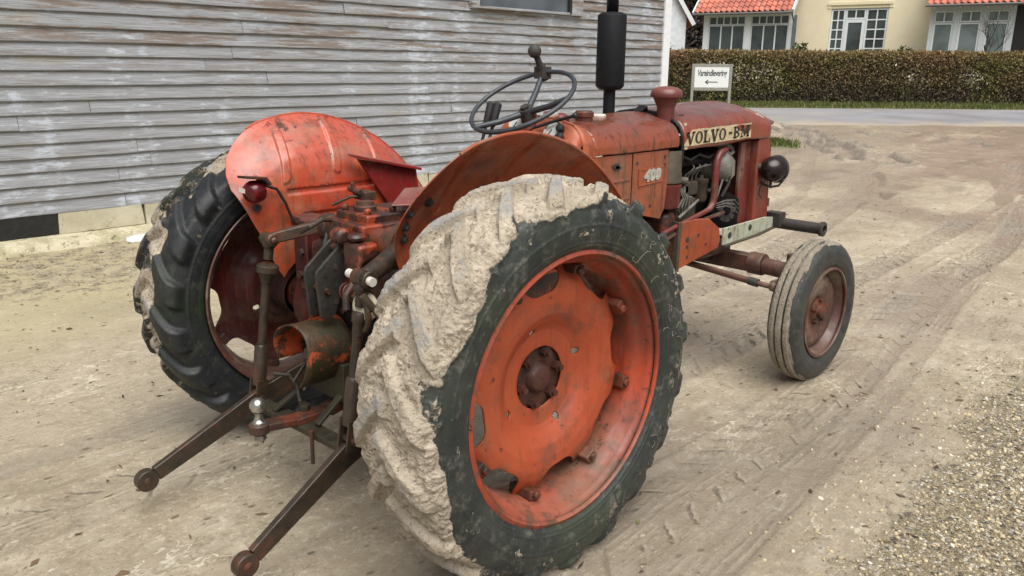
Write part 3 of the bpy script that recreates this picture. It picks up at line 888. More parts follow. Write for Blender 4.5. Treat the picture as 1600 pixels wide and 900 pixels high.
cl = cl * (1 - gmask * .8) + c_grn * gmask * .8
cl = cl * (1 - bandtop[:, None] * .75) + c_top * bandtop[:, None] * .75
rmask = (sst(.1, .5, fbm(uu * .35, 9, 3, 2)) * sst(1.0, 1.4, ww))[:, None]
cl = cl * (1 - rmask * .7) + c_red * rmask * .7
pale = (rs.rand(n) < thin * .5)  # pale leaf colour painted in for light showing through the hedge
cl[pale] = c_gap_light * rs.uniform(.6, 1.2, (pale.sum(), 1))
cl *= rs.uniform(.6, 1.55, (n, 1)) * 1.28
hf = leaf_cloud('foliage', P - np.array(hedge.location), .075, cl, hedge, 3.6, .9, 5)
n2 = 2600
u2 = rs.uniform(0, LT, n2); v2 = rs.uniform(-.02, .7, n2)
P2 = hedge_pos(u2, v2, htop(u2) - .06 + .05 * np.abs(fbm(u2 * 1.5, v2, 4, 2)))
sh2 = leaf_cloud('shoots', P2 - np.array(hedge.location), .12, np.array((.20, .15, .075)) * rs.uniform(.5, 1.4, (n2, 1)), hedge, 9, 1.6, 8)
sh2['kind'] = 'stuff'
# upright stems showing low in the hedge
mb = MB()
for q in range(260):
    u0 = rs.uniform(3, LT - 3); v0 = rs.uniform(.02, .2)
    a = hedge_pos(np.array([u0]), np.array([v0]), np.array([-.05]))[0]; b = hedge_pos(np.array([u0 + rs.normal(0, .12)]), np.array([v0 + rs.normal(0, .05)]), np.array([rs.uniform(.7, 1.35)]))[0]
    mb.tube([a, (a + b) / 2 + rs.normal(0, .02, 3), b], [.016, .012, .005], 5, False)
local(mb.build('stems', 'bark', fix=False), hedge)

# ------------------------------------------------------------------ direction sign
sg = tag(empty('direction_sign', (18.0, 9.9, float(zt(18.0, 9.9)))), 'white sign with black lettering and an arrow on two grey posts before the hedge', 'sign')
sA = Vector((17.86, 10.31, 0)); sB = Vector((18.62, 9.60, 0))
sd = (sB - sA).normalized(); sn = Vector((-sd.y, sd.x, 0))
if sn.dot(Vector((-1, -1, 0))) < 0: sn = -sn
zs0, zs1 = 1.00, 1.66
mb = MB(); mb.box((sA.x, sA.y, 1.03), (.075, .075, 1.28), Matrix.Rotation(math.atan2(sd.y, sd.x), 3, 'Z')); local(mb.build('post', 'sign_frame', bevel=.005), sg)
mb = MB(); mb.box((sB.x, sB.y, 1.03), (.075, .075, 1.28), Matrix.Rotation(math.atan2(sd.y, sd.x), 3, 'Z')); local(mb.build('post', 'sign_frame', bevel=.005), sg)
mb = MB()
mid = (sA + sB) / 2
Lg = (sB - sA).length
rz = Matrix.Rotation(math.atan2(sd.y, sd.x), 3, 'Z')
local(MB().box((mid.x, mid.y, zs1 - .03), (Lg - .078, .06, .08), rz).build('rail', 'sign_frame', bevel=.004), sg)
local(MB().box((mid.x, mid.y, zs0), (Lg - .078, .06, .08), rz).build('rail', 'sign_frame', bevel=.004), sg)
mb = MB(); pc = mid + sn * .012; mb.box((pc.x, pc.y, (zs0 + zs1) / 2 - .012), (Lg - .09, .025, zs1 - zs0 - .115), rz)
board = local(mb.build('sign_board', 'sign_face'), sg)

def text_mesh(txt, size, ext=.002, shear=0.0, bold=0.0, space=1.0, sx=1.0):
    cu = bpy.data.curves.new('lettering', 'FONT')
    cu.body = txt; cu.size = size; cu.extrude = ext; cu.shear = shear; cu.offset = bold; cu.space_character = space
    cu.align_x = 'CENTER'; cu.align_y = 'CENTER'; cu.resolution_u = 3
    o = bpy.data.objects.new('tmp', cu); COL.objects.link(o)
    bpy.context.view_layer.update()
    me = bpy.data.meshes.new_from_object(o.evaluated_get(bpy.context.evaluated_depsgraph_get()))
    bpy.data.objects.remove(o); bpy.data.curves.remove(cu)
    for v in me.vertices: v.co.x *= sx
    return me
def place_text(me, name, mat, origin, ex, ez, parent, root=None):
    """ex: reading direction, ez: up direction of the letters"""
    ex, ez = Vector(ex).normalized(), Vector(ez).normalized()
    nrm = ex.cross(ez)
    Mx = Matrix((ex, ez, nrm)).transposed().to_4x4(); Mx.translation = Vector(origin)
    me.transform(Mx)
    me.materials.clear()
    o = link(name, me, mat, None, 0)
    o.parent = parent
    return o
rd = sd if sd.cross(Vector((0, 0, 1))).dot(sn) > 0 else -sd
tc = mid + sn * .0265
place_text(text_mesh('Vareindlevering', .235, .001, .12, .004, .92, .60), 'lettering', 'sign_ink', (tc.x, tc.y, 1.425), rd, (0, 0, 1), board, sg)
mb = MB()
a0 = Vector((tc.x, tc.y, 1.19)); e = rd * .17
mb.bar(a0 + e, a0 - e * .85, .004, .022)
mb.bar(a0 - e, a0 - e * .55 + Vector((0, 0, .05)), .004, .024).bar(a0 - e, a0 - e * .55 - Vector((0, 0, .05)), .004, .024)
o = mb.build('arrow', 'sign_ink', smooth=0); o.parent = board

# ------------------------------------------------------------------ yellow house
an = R(105)
HU = Vector((-math.cos(an), -math.sin(an), 0)); HN = Vector((-math.sin(an), math.cos(an), 0))
HP = Vector((35, 13.2, 0))
house = tag(empty('yellow_house', tuple(HP + Vector((0, 0, 1.4)))), 'yellow rendered house with white windowed verandas under red pantile roofs behind the hedge', 'house')
rotH = Matrix((HU, -HN, Vector((0, 0, 1)))).transposed()   # local x along facade, y away from us
class HB(MB):
    def b(self, u0, u1, z0, z1, o0, o1):
        c = HP + HU * ((u0 + u1) / 2) + HN * ((o0 + o1) / 2) + Vector((0, 0, (z0 + z1) / 2))
        return self.box(c, (abs(u1 - u0), abs(o1 - o0), abs(z1 - z0)), rotH)
def hpt(u, z, o):
    return HP + HU * u + HN * o + Vector((0, 0, z))
def hsub(ob, parent):
    ob.parent = parent
    if parent is house: ob.matrix_parent_inverse = Matrix.Translation(-Vector(house.location))
    return ob
mb = HB()
# facade with window opening left out
mb.b(-3.2, -1.17, .8, 7.0, 0, -.35).b(1.17, 10.5, .8, 7.0, 0, -.35).b(-1.17, 1.17, 4.16, 7.0, 0, -.35).b(-1.17, 1.17, .8, 2.0, 0, -.35)
mb.b(-3.2, 10.5, .8, 7.0, -7.6, -8).b(-3.2, -2.85, .8, 7.0, -.352, -7.598)
local(mb.build('wall', 'yellow_render', smooth=0), house)
mb = HB(); mb.b(-1.17, 1.17, 2.0, 4.16, -.9, -.95); local(mb.build('room_back', 'interior', smooth=0), house)
mb = HB()
mb.b(-1.32, 1.32, 4.30, 4.42, .06, .002).b(-1.32, -1.18, 4.165, 4.30, .03, .002).b(1.18, 1.32, 4.165, 4.30, .03, .002)
local(mb.build('window_cornice', 'yellow_render', smooth=0), house)
mb = MB()
mb.prism([hpt(-3.6, 6.9, .5), hpt(-3.6, 9.8, -4), hpt(-3.6, 6.9, -8.5), hpt(-3.6, 7.05, -8.5), hpt(-3.6, 10, -4), hpt(-3.6, 7.05, .5)], HU * 14.6)
local(mb.build('roof', 'roof_tile', smooth=0), house)

def window(u0, u1, z0, z1, o, cols, rows, fr=.06, bar=.035, glass='window_glass', parent=house, back=.05, mat='white_paint'):
    f = HB()
    f.b(u0, u0 + fr, z0, z1, o, o - back).b(u1 - fr, u1, z0, z1, o, o - back).b(u0 + fr, u1 - fr, z1 - fr, z1, o, o - back).b(u0 + fr, u1 - fr, z0, z0 + fr, o, o - back)
    iu0, iu1, iz0, iz1 = u0 + fr, u1 - fr, z0 + fr, z1 - fr
    us = [iu0 + (iu1 - iu0) * c for c in cols]
    zs = [iz0 + (iz1 - iz0) * r_ for r_ in rows]
    for c in us: f.b(c - bar / 2, c + bar / 2, iz0, iz1, o - .004, o - back + .004)
    for r_ in zs: f.b(iu0, iu1, r_ - bar / 2, r_ + bar / 2, o - .007, o - back + .007)
    fo = hsub(f.build('window', mat, smooth=0), parent)
    g = HB(); g.b(iu0, iu1, iz0, iz1, o - back * .55, o - back * .7)
    hsub(g.build('pane', glass, smooth=0), fo)
    return fo
# french window: two side lights, fanlight, door
q = [.2, .4, .6, .8]
window(-1.16, -.56, 2.0, 4.14, -.06, [.5], q, .075, .05)
window(.28, 1.16, 2.0, 4.14, -.06, [.5], q, .075, .05)
window(-.55, .27, 3.70, 4.14, -.06, [.5], [], .065, .05)
window(-.55, .27, 2.0, 3.69, -.055, [], [], .13, .04)

# left veranda
def veranda_left():
    o = 1.5
    f = HB()
    for a, b in ((-6.42, -6.18), (-4.52, -4.26), (-2.62, -2.46)):
        f.b(a, b, 1.0, 3.86, o, o - .14)
    f.b(-6.42, -2.46, 3.862, 3.99, o + .01, o - .15)
    f.b(-6.42, -2.46, 1.0, 1.9, o - .02, o - .12)
    local(f.build('veranda_frame', 'white_paint', smooth=0), house)
    for a, b in ((-6.17, -4.53), (-4.25, -2.63)):
        window(a, b, 1.91, 3.47, o - .03, [1 / 3, 2 / 3], [], .04, .06, 'window_glass')
        window(a, b, 3.49, 3.85, o - .03, [.2, .4, .6, .8], [], .03, .05, 'window_glass')
    mb = HB(); mb.b(-6.3, -2.5, 1.0, 3.9, .5, .45); local(mb.build('veranda_interior', 'curtained_glass', smooth=0), house)
    mb = HB(); mb.b(-6.40, -6.28, 1.0, 3.86, o - .145, .02); local(mb.build('veranda_end', 'white_paint', smooth=0), house)
veranda_left()

def pantiles(u0, u1, z0, o0, z1, o1, name='roof', label=None):
    # rippled tile sheet from eave (z0,o0) up to (z1,o1)
    Ls = math.hypot(z1 - z0, o1 - o0)
    ncol = int((u1 - u0) / .235); nrow = int(Ls / .33)
    per = 10
    rows = []
    slope = Vector((0, 0, z1 - z0)) + HN * (o1 - o0); slope.normalize()
    nrm = HU.cross(slope); nrm = nrm if nrm.z > 0 else -nrm
    for r_ in range(nrow):
        for e_, lift in ((0.0, .045), (1.0, .012)):
            t = (r_ + e_) / nrow
            row = []
            for c in range(ncol * per + 1):
                ph = c / per * 2 * PI
                p = hpt(u0 + (u1 - u0) * c / (ncol * per), z0 + (z1 - z0) * t, o0 + (o1 - o0) * t)
                h = .045 * (math.sin(ph) + .35 * math.sin(2 * ph)) + lift
                row.append(p + nrm * h)
            rows.append(row)
    ob = MB().grid(rows).build(name, 'roof_tile', smooth=50, label=label)
    return local(ob, house)
pantiles(-6.75, -2.42, 4.0, 2.0, 5.55, .02, 'veranda_roof')
mb = MB()
mb.bar(hpt(-6.78, 3.96, 2.05), hpt(-6.78, 5.55, .02), .06, .16)
local(mb.build('barge_board', 'white_paint', smooth=0), house)
local(MB().bar(hpt(-2.38, 3.98, 2.05), hpt(-2.38, 5.57, .02), .07, .2).build('barge_board', 'white_paint', smooth=0), house)
mb = MB(); mb.tube([hpt(-6.8, 3.93, 2.07), hpt(-2.4, 3.93, 2.07)], .05, 8)
mb.tube([hpt(-2.42, 3.93, 2.05), hpt(-2.40, 3.6, 1.65), hpt(-2.40, 1.2, 1.6)], .035, 8)
local(mb.build('gutter', 'gutter'), house)

# right veranda
def veranda_right():
    o = 1.5
    f = HB()
    xs = [(2.90, 3.05), (3.76, 3.96), (4.71, 4.91), (5.66, 5.86)]
    for a, b in xs: f.b(a, b, 1.0, 3.86, o, o - .14)
    f.b(2.90, 5.86, 3.862, 4.05, o + .01, o - .15).b(2.90, 5.86, 1.0, 1.85, o - .02, o - .12)
    local(f.build('veranda_frame', 'soffit_grey', smooth=0), house)
    for a, b in zip(xs[:-1], xs[1:]):
        window(a[1] + .005, b[0] - .005, 1.86, 3.40, o - .03, [], [], .06, .05, 'curtained_glass')
        window(a[1] + .005, b[0] - .005, 3.42, 3.85, o - .03, [.5], [], .05, .05, 'curtained_glass')
    mb = HB(); mb.b(2.95, 5.8, 1.0, 3.9, .5, .45); local(mb.build('veranda_interior', 'interior', smooth=0), house)
    mb = HB(); mb.b(5.87, 9.5, 1.0, 4.0, o - .1, o - .2); local(mb.build('door', 'black_door', smooth=0), house)
    for q_ in np.linspace(3.0, 5.8, 4):
        local(MB().ball(hpt(q_, 3.99, o + .06), .05, 10, 6).build('rafter_end', 'white_paint'), house)
    mb = HB(); mb.b(2.90, 2.99, 1.0, 3.86, o - .145, .02); local(mb.build('veranda_end', 'soffit_grey', smooth=0), house)
veranda_right()
pantiles(2.75, 9.6, 4.08, 2.0, 5.6, .02, 'veranda_roof')
mb = MB(); mb.tube([hpt(2.7, 4.04, 2.07), hpt(9.6, 4.04, 2.07)], .045, 8); local(mb.build('gutter', 'gutter'), house)

# ------------------------------------------------------------------ white gable house behind the barn
wh = tag(empty('white_house', (39.5, 27, 1.4)), 'white gabled house seen past the white corner of the barn', 'house')
g0 = Vector((38.4, 24.3, 0)); gd = Vector((-.72, .69, 0)).normalized(); gn = Vector((.69, .72, 0)).normalized()
mb = MB()
mb.prism([g0 + Vector((0, 0, .8)), g0 + Vector((0, 0, 4.35)), g0 + gd * 3.2 + Vector((0, 0, 9.4)), g0 + gd * 6.4 + Vector((0, 0, 4.35)), g0 + gd * 6.4 + Vector((0, 0, .8))], gn * 9)
local(mb.build('wall', 'white_render', smooth=0), wh)
mb = MB()
for sgn, a, b in ((0, g0 - gd * .35 + Vector((0, 0, 3.85)), g0 + gd * 3.2 + Vector((0, 0, 9.45))), (1, g0 + gd * 6.75 + Vector((0, 0, 3.85)), g0 + gd * 3.2 + Vector((0, 0, 9.45)))):
    up = Vector((0, 0, .16))
    mb.prism([a - gn * .25, b - gn * .25, b + up - gn * .25, a + up - gn * .25], gn * 9.5)
local(mb.build('roof', 'roof_tile', smooth=0), wh)
mb = MB(); mb.bar(g0 - gd * .38 - gn * .29 + Vector((0, 0, 3.92)), g0 + gd * 3.2 - gn * .29 + Vector((0, 0, 9.54)), .05, .22)
local(mb.build('barge_board', 'white_paint', smooth=0), wh)

# ------------------------------------------------------------------ bare trees
def bare_tree(loc, h, seed, label, group='bare trees around the houses', name='bare_tree', spread=.55, depth=5, thick=.06):
    rs = random.Random(seed)
    root = tag(empty(name, loc), label, 'tree', group)
    tr, br = MB(), MB()
    def grow(p, d, ln, r, lev):
        pts = [p]
        q = p
        for k_ in range(3):
            d = (d + Vector((rs.gauss(0, .10), rs.gauss(0, .10), rs.gauss(0.03, .07)))).normalized()
            q = q + d * ln / 3
            pts.append(q)
        (tr if lev < 1 else br).tube(pts, [r, r * .88, r * .76, r * .62], 7 if lev < 2 else 4, False)
        if lev >= depth: return
        for k_ in range(rs.randint(2, 4)):
            f = rs.uniform(.45, 1)
            i = min(2, int(f * 3)); b = pts[i].lerp(pts[i + 1], f * 3 - i)
            nd = (d + Vector((rs.gauss(0, spread), rs.gauss(0, spread), rs.gauss(.1, spread * .6)))).normalized()
            grow(b, nd, ln * rs.uniform(.55, .8), r * rs.uniform(.42, .6), lev + 1)
    grow(Vector((0, 0, -.1)), Vector((rs.gauss(0, .05), rs.gauss(0, .05), 1)).normalized(), h * .38, h * thick * .35, 0)
    tr.build('trunk', 'bark', root, fix=False)
    br.build('crown', 'bark', root, fix=False)
    return root
bare_tree((44.0, 22.0, 1.5), 9.5, 5, 'dark bare tree filling the gap between the white gable and the veranda', None, depth=6)
bare_tree((47.0, 26.5, 1.5), 11, 8, 'tall bare tree farther back above the white gable roof', None, depth=6)
bare_tree((42.5, 25.2, 1.5), 7.5, 12, 'low bare tree beside the white gable wall', None, depth=6)
bare_tree((29.3, 20.3, 1.1), 4.6, 23, 'thin bare tree with arching twigs before the white gable', None, depth=5, spread=.8)
bare_tree((32.6, 7.2, 1.3), 3.4, 31, 'small leafless tree before the right veranda windows', None, depth=5, thick=.035)
# dark wood behind
rs = np.random.RandomState(77)
n = 30000
P = np.stack([rs.uniform(-6, 26, n), rs.uniform(0, 8, n), rs.rand(n) ** .7 * 9], -1)
P[:, 2] *= .75 + .3 * fbm(P[:, 0] * .3, 3, 1, 3)
Pw = np.stack([48 + P[:, 0] * -.6 + P[:, 1] * .8, 24 + P[:, 0] * .8 + P[:, 1] * .6, 1.2 + P[:, 2]], -1)
cw = np.array((.055, .045, .036)) * rs.uniform(.4, 1.6, (n, 1))
wd = leaf_cloud('far_wood', Pw, .55, cw, None, 7, .4, 3)
tag(wd, 'dark leafless wood far behind the white gabled house', 'wood', kind='stuff')

# garden shrubs against the yellow wall
def shrub(loc, rad, h, n, seed, label, col, group='garden bushes before the houses'):
    rs = np.random.RandomState(seed)
    root = tag(empty('garden_shrub', loc), label, 'shrub', group)
    k_ = rs.randint(0, 9, n); cen = rs.normal(0, .5, (9, 3)) * (rad, rad * .7, h * .22) + (0, 0, h * .62)
    P = cen[k_] + rs.normal(0, .16, (n, 3)) * (rad, rad, h * .8)
    P[:, 2] = np.clip(P[:, 2], .05, h)
    leaf_cloud('foliage', P, .10, np.array(col) * rs.uniform(.5, 1.5, (n, 1)), root, 2.0, .2, seed)
    mb = MB()
    for c in cen:
        mb.tube([(0, 0, -.1), (c[0] * .4, c[1] * .4, h * .35), tuple(c + (0, 0, .2))], [.025, .018, .006], 5, False)
    mb.build('stems', 'bark', root, fix=False)
    return root
p = hpt(-2.15, 0, .9); shrub((p.x, p.y, 1.2), .55, 1.45, 700, 3, 'small leafy shrub against the yellow wall beside the left veranda', (.07, .10, .03))
p = hpt(1.95, 0, .9); shrub((p.x, p.y, 1.2), .6, 1.3, 700, 6, 'small leafy shrub against the yellow wall right of the french window', (.08, .11, .035))
p = hpt(-6.9, 0, 1.0); shrub((p.x - 1.5, p.y + 1.0, 1.0), 1.0, 1.7, 1600, 16, 'pale brownish bush behind the hedge before the white gable', (.16, .13, .08))
# ================================================================== TRACTOR
YC = -.06
tractor = tag(empty('tractor', (0, 0, 0)), 'old worn orange red tractor with muddy rear tyres standing in the yard', 'tractor')
AX = .591

# ------------------------------------------------------------------ rear tyres
TP = np.array([(-.128, .408), (-.146, .432), (-.158, .470), (-.158, .505), (-.150, .535), (-.136, .556), (-.10, .568), (-.05, .574), (0, .576)])
TP = np.concatenate([TP, TP[-2::-1] * (-1, 1)])
def prof_curve(P, n):
    t = np.arange(len(P)); tt = np.linspace(0, len(P) - 1, 600)
    out = []
    for d in range(2):   # Catmull-Rom
        p = np.concatenate([[2 * P[0, d] - P[1, d]], P[:, d], [2 * P[-1, d] - P[-2, d]]])
        i = np.minimum(tt.astype(int), len(P) - 2); f = tt - i
        a, b, c, e = p[i], p[i + 1], p[i + 2], p[i + 3]
        out.append(.5 * (2 * b + (c - a) * f + (2 * a - 5 * b + 4 * c - e) * f ** 2 + (3 * b - a - 3 * c + e) * f ** 3))
    q = np.stack(out, 1)
    L = np.concatenate([[0], np.cumsum(np.linalg.norm(np.diff(q, axis=0), axis=1))])
    s = np.linspace(0, L[-1], n)
    return np.stack([np.interp(s, L, q[:, 0]), np.interp(s, L, q[:, 1])], 1)

def rear_tyre(name, yc, mat, mudfun, parent, seed, nt=1000, ns=170, phase=0.0, lugh=.032, crown=0.0, lo=.515, hi=.545, fat=0.0, fillk=.35, lk=.9, soft=.006):
    TQ = TP.copy(); TQ[:, 1] += crown * sst(.50, .56, TP[:, 1])
    pc = prof_curve(TQ, ns)
    tg = np.gradient(pc, axis=0); tg /= np.linalg.norm(tg, axis=1)[:, None]
    nm = np.stack([-tg[:, 1], tg[:, 0]], 1)
    nm[nm[:, 1] * 1 + np.abs(pc[:, 0]) < -9] *= -1
    # outward normal: away from the section centre (0,.49)
    flip = ((pc - (0, .49)) * nm).sum(1) < 0
    nm[flip] *= -1
    th = np.linspace(0, 2 * PI, nt, endpoint=False)
    TH, W = np.meshgrid(th, pc[:, 0], indexing='ij'); RR = np.broadcast_to(pc[:, 1], TH.shape)
    N = 19
    lug = np.zeros_like(TH)
    for sd_, ph in ((-1, 0.0), (1, .5)):
        slant = 1.12 * np.abs(W) / .57
        v = (TH - slant) * N / (2 * PI) + ph + phase
        d = np.abs(v - np.floor(v) - .5) * (2 * PI * .57 / N)
        wid = .024 + (.010 + fat) * sst(.02, .14, np.abs(W))
        l = 1 - sst(wid - soft, wid + soft, d)
        l = l * sst(-.022, -.010, W * sd_)
        lug = np.maximum(lug, l)
    # the lugs run over the shoulder a little way down the sidewall
    lugm = lug * sst(lo, hi, RR)
    px_, py_, pz_ = RR * np.cos(TH), W, RR * np.sin(TH)
    h = lugh * lugm
    h = h * (1 + .06 * perlin(px_ * 9, py_ * 9, pz_ * 9))
    # sidewall rings
    for r0 in (.436, .447, .497):
        h = h + .0025 * np.exp(-((RR - r0) / .004) ** 2)
    m = mudfun(TH, W, RR, px_, py_, pz_)
    fill = m * (lugh * fillk + .012 * fbm(px_ * 7, py_ * 7, pz_ * 7 + seed, 3))
    fill = fill * sst(.49, .55, RR)
    lump = m * (.0075 * fbm(px_ * 30, py_ * 30, pz_ * 30 + seed, 4, .68) + .006 * np.abs(perlin(px_ * 62, py_ * 62, pz_ * 62)))
    lump = lump * lk * sst(-.3, .3, perlin(px_ * 6, py_ * 6, pz_ * 6 + 4) + .35)
    hh = np.maximum(h, fill) + lump * (1 - .55 * lugm)
    wear = np.clip(sst(.7, .95, lugm) * sst(-.15, .25, perlin(px_ * 6, py_ * 6, pz_ * 6 + 8)) * (h - fill > .003), 0, 1)
    dg = np.degrees(TH)
    damp = np.clip(sst(205, 255, dg + 40 * fbm(px_ * 7, py_ * 7, pz_ * 7 + 2, 3)) * 1.0, 0, 1)
    Rn = RR + nm[:, 1] * hh; Wn = W + nm[:, 0] * hh
    X = Rn * np.cos(TH); Zz = Rn * np.sin(TH) + AX; Y = Wn + yc
    # flattened where it stands, the bottom bulging a little
    low = sst(.10, -.0, Zz)
    Y = yc + (Y - yc) * (1 + .06 * low)
    Zz = np.where(Zz < -.012, -.012 + (Zz + .012) * .12, Zz)
    V = np.stack([X, Y, Zz], -1).reshape(-1, 3)
    F = gridfaces(nt, ns, True)
    return npmesh(name, V, F, mat, parent, attrs={'mud': m, 'wear': wear, 'damp': damp})

def mud_right(TH, W, RR, x, y, z):
    # thick dried mud on the tread, ragged on the outer shoulder; from the front of the top round the rear to the ground
    deg = np.degrees(TH)
    n1 = fbm(x * 5, y * 5, z * 5, 4, .6)
    ang = sst(20, 40, deg + 12 * n1) * (1 - sst(262, 290, deg + 12 * n1))
    front = .55 * (1 - sst(-10, 40, deg)) * 0
    edge = .524 + .034 * n1 + .042 * sst(92, 62, deg) + .014 * sst(150, 250, deg)
    sh = sst(-.008, .034, RR - edge)
    outer = W < 0
    thin = 1 - .45 * sst(215, 258, deg) * sst(-.3, .3, fbm(x * 9, y * 9, z * 9 + 3, 3))
    m = ang * np.where(outer, sh, sst(0, .03, RR - .50 + .02 * n1)) * thin
    splat = sst(.42, .6, fbm(x * 14, y * 14, z * 14 + 20, 4, .65)) * .5 * (RR > .47)
    return np.clip(np.maximum(m, splat), 0, 1)

def mud_left(TH, W, RR, x, y, z):
    deg = np.degrees(TH)
    n1 = fbm(x * 6, y * 6, z * 6, 4, .6)
    band = (1 - sst(.035, .085, W * -1 + .03 * n1)) * sst(.545, .56, RR)
    m = band * (.45 + .55 * sst(-.3, .3, n1)) * .9 * sst(60, 95, deg) * (1 - .75 * sst(185, 235, deg))
    sh = .40 * sst(.6, .85, fbm(x * 11, y * 11, z * 11 + 9, 4, .62)) * (RR > .5)
    return np.clip(np.maximum(m, sh), 0, 1)

# ------------------------------------------------------------------ rear wheel centres
def rear_wheel(yout, sgn, paint_rim, paint_disc, ph):
    """yout: plane of the outer rim flange; sgn: -1 right wheel, +1 left wheel (outward direction)"""
    inn = -sgn
    def Y(d): return yout + inn * d
    rp = [(.006, .404), (-.002, .412), (.002, .421), (.010, .423), (.014, .414), (.020, .402), (.034, .396), (.052, .392), (.062, .384), (.080, .372), (.105, .369),
          (.180, .369), (.200, .374), (.222, .386), (.240, .392), (.262, .396), (.278, .403), (.284, .414), (.292, .423), (.300, .421)]
    mb = MB()
    mb.lathe([(d, r) for d, r in rp], (0, yout, AX), (0, inn, 0), 128)
    wheel = mb.build('rear_wheel', paint_rim, tractor, smooth=50, solid=.005)
    # scalloped pressed disc
    n, nr = 360, 64
    fi = np.linspace(0, 2 * PI, n, endpoint=False)
    dep_r = np.array([.100, .112, .135, .155, .172, .190, .215, .250, .285, .315, .340, .356, .368])
    dep_d = np.array([.150, .149, .149, .147, .138, .124, .108, .097, .096, .103, .116, .128, .136])
    k45 = (np.degrees(fi) - ph) / 45.0
    q = np.abs(k45 - np.round(k45)) * 45.0
    cut = np.where(q < 16, np.sqrt(np.clip(1 - (q / 16.0) ** 2, 0, 1)), 0)
    amp = np.array([.085, .060, .080, .060, .085, .070, .085, .075])[(np.round(k45).astype(int)) % 8]
    re = .3675 - amp * sst(0, 1, cut)
    G_ = np.empty((n, nr, 3))
    for i in range(nr):
        f = i / (nr - 1)
        r = .100 + (re - .100) * f
        d = np.interp(r, dep_r, dep_d)
        G_[:, i, 0] = r * np.cos(fi); G_[:, i, 1] = Y(d); G_[:, i, 2] = AX + r * np.sin(fi)
    dm = MB().grid(G_, closeu=True)
    GC = np.array(dm.v)
    hx = [(.163 * math.cos(R(a)), AX + .163 * math.sin(R(a))) for a in (106, 18.7, -151, -64.4)]
    keep = []
    for fc in dm.f:
        cx_, cz_ = GC[list(fc), 0].mean(), GC[list(fc), 2].mean()
        if all(math.hypot(cx_ - a, cz_ - b) > .0125 for a, b in hx): keep.append(fc)
    dm.f = keep
    disc = dm.build('wheel_disc', paint_disc, wheel, smooth=60, solid=.007)
    # fixing cleats between disc and rim
    for k_ in range(8):
        a = R(ph + 22.5 + 45 * k_)
        e = Vector((math.cos(a), 0, math.sin(a))); t = Vector((-math.sin(a), 0, math.cos(a)))
        c = Vector((0, Y(.120), AX)) + e * .352
        mb = MB()
        rot = Matrix((e, Vector((0, 1, 0)), t)).transposed()
        mb.box(c, (.030, .095, .044), rot)
        mb.cyl(c + Vector((0, sgn * .046, 0)) - e * .004, c + Vector((0, sgn * .060, 0)) - e * .004, .014, seg=6)
        mb.build('cleat', 'rusty_iron' if k_ % 3 else paint_rim, wheel, smooth=30, bevel=.004)
    # hub
    mb = MB()
    o = (0, 0, AX)
    mb.lathe([(.012, .002), (.012, .034), (.016, .040), (.026, .046), (.036, .052), (.042, .072), (.050, .096), (.060, .104), (.20, .104)], (0, Y(.122), AX), (0, inn, 0), 40)
    for k_ in range(6):
        a = R(60 * k_ + 12)
        c = Vector((.082 * math.cos(a), Y(.166), AX + .082 * math.sin(a)))
        mb.cyl(c, c + Vector((0, sgn * .028, 0)), .017, seg=6)
        mb.cyl(c + Vector((0, sgn * .028, 0)), c + Vector((0, sgn * .040, 0)), .010, seg=10)
    mb.cyl((0, Y(.160), AX), (0, Y(.170), AX), .135, seg=40)
    mb.build('hub', 'hub_iron', wheel, smooth=35)
    return wheel

rw = rear_wheel(-.953, -1, 'paint_rim', 'paint_wheel', 8)
rear_tyre('tyre', -.812, 'rubber_muddy', mud_right, rw, 2.0, 1300, 210, 0, .036, .007, .553, .577, 0, .20, .85)
rw['label'] = 'right rear wheel with bright orange disc'
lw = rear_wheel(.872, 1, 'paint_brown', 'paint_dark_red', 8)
rear_tyre('tyre', .731, 'rubber_black', mud_left, lw, 7.0, 900, 150, .3, .026, .007, .505, .55, .016, .10, .14, .012)
lw['label'] = 'left rear wheel with dark red disc seen from inside'

# a few stalks of straw stuck to the tyre wall
rs = np.random.RandomState(4)
plain('straw', (.34, .32, .24), .8)
mb = MB()
for _ in range(26):
    a = R(rs.uniform(-40, 60)); r = rs.uniform(.44, .56); da = rs.normal(0, .10); dr = rs.normal(0, .03)
    pts = []
    for f in np.linspace(0, 1, 5):
        aa, r2 = a + da * f + .02 * math.sin(f * 4), np.clip(r + dr * f + .006 * math.sin(f * 6), .43, .565)
        wy = np.interp(r2, [.43, .47, .505, .535, .556, .57], [.150, .160, .1605, .154, .141, .12])
        pts.append((r2 * math.cos(aa), -.812 - wy - .003, AX + r2 * math.sin(aa)))
    mb.tube(pts, .0006, 4, False)
mb.build('straw', 'straw', rw, fix=False)['kind'] = 'stuff'

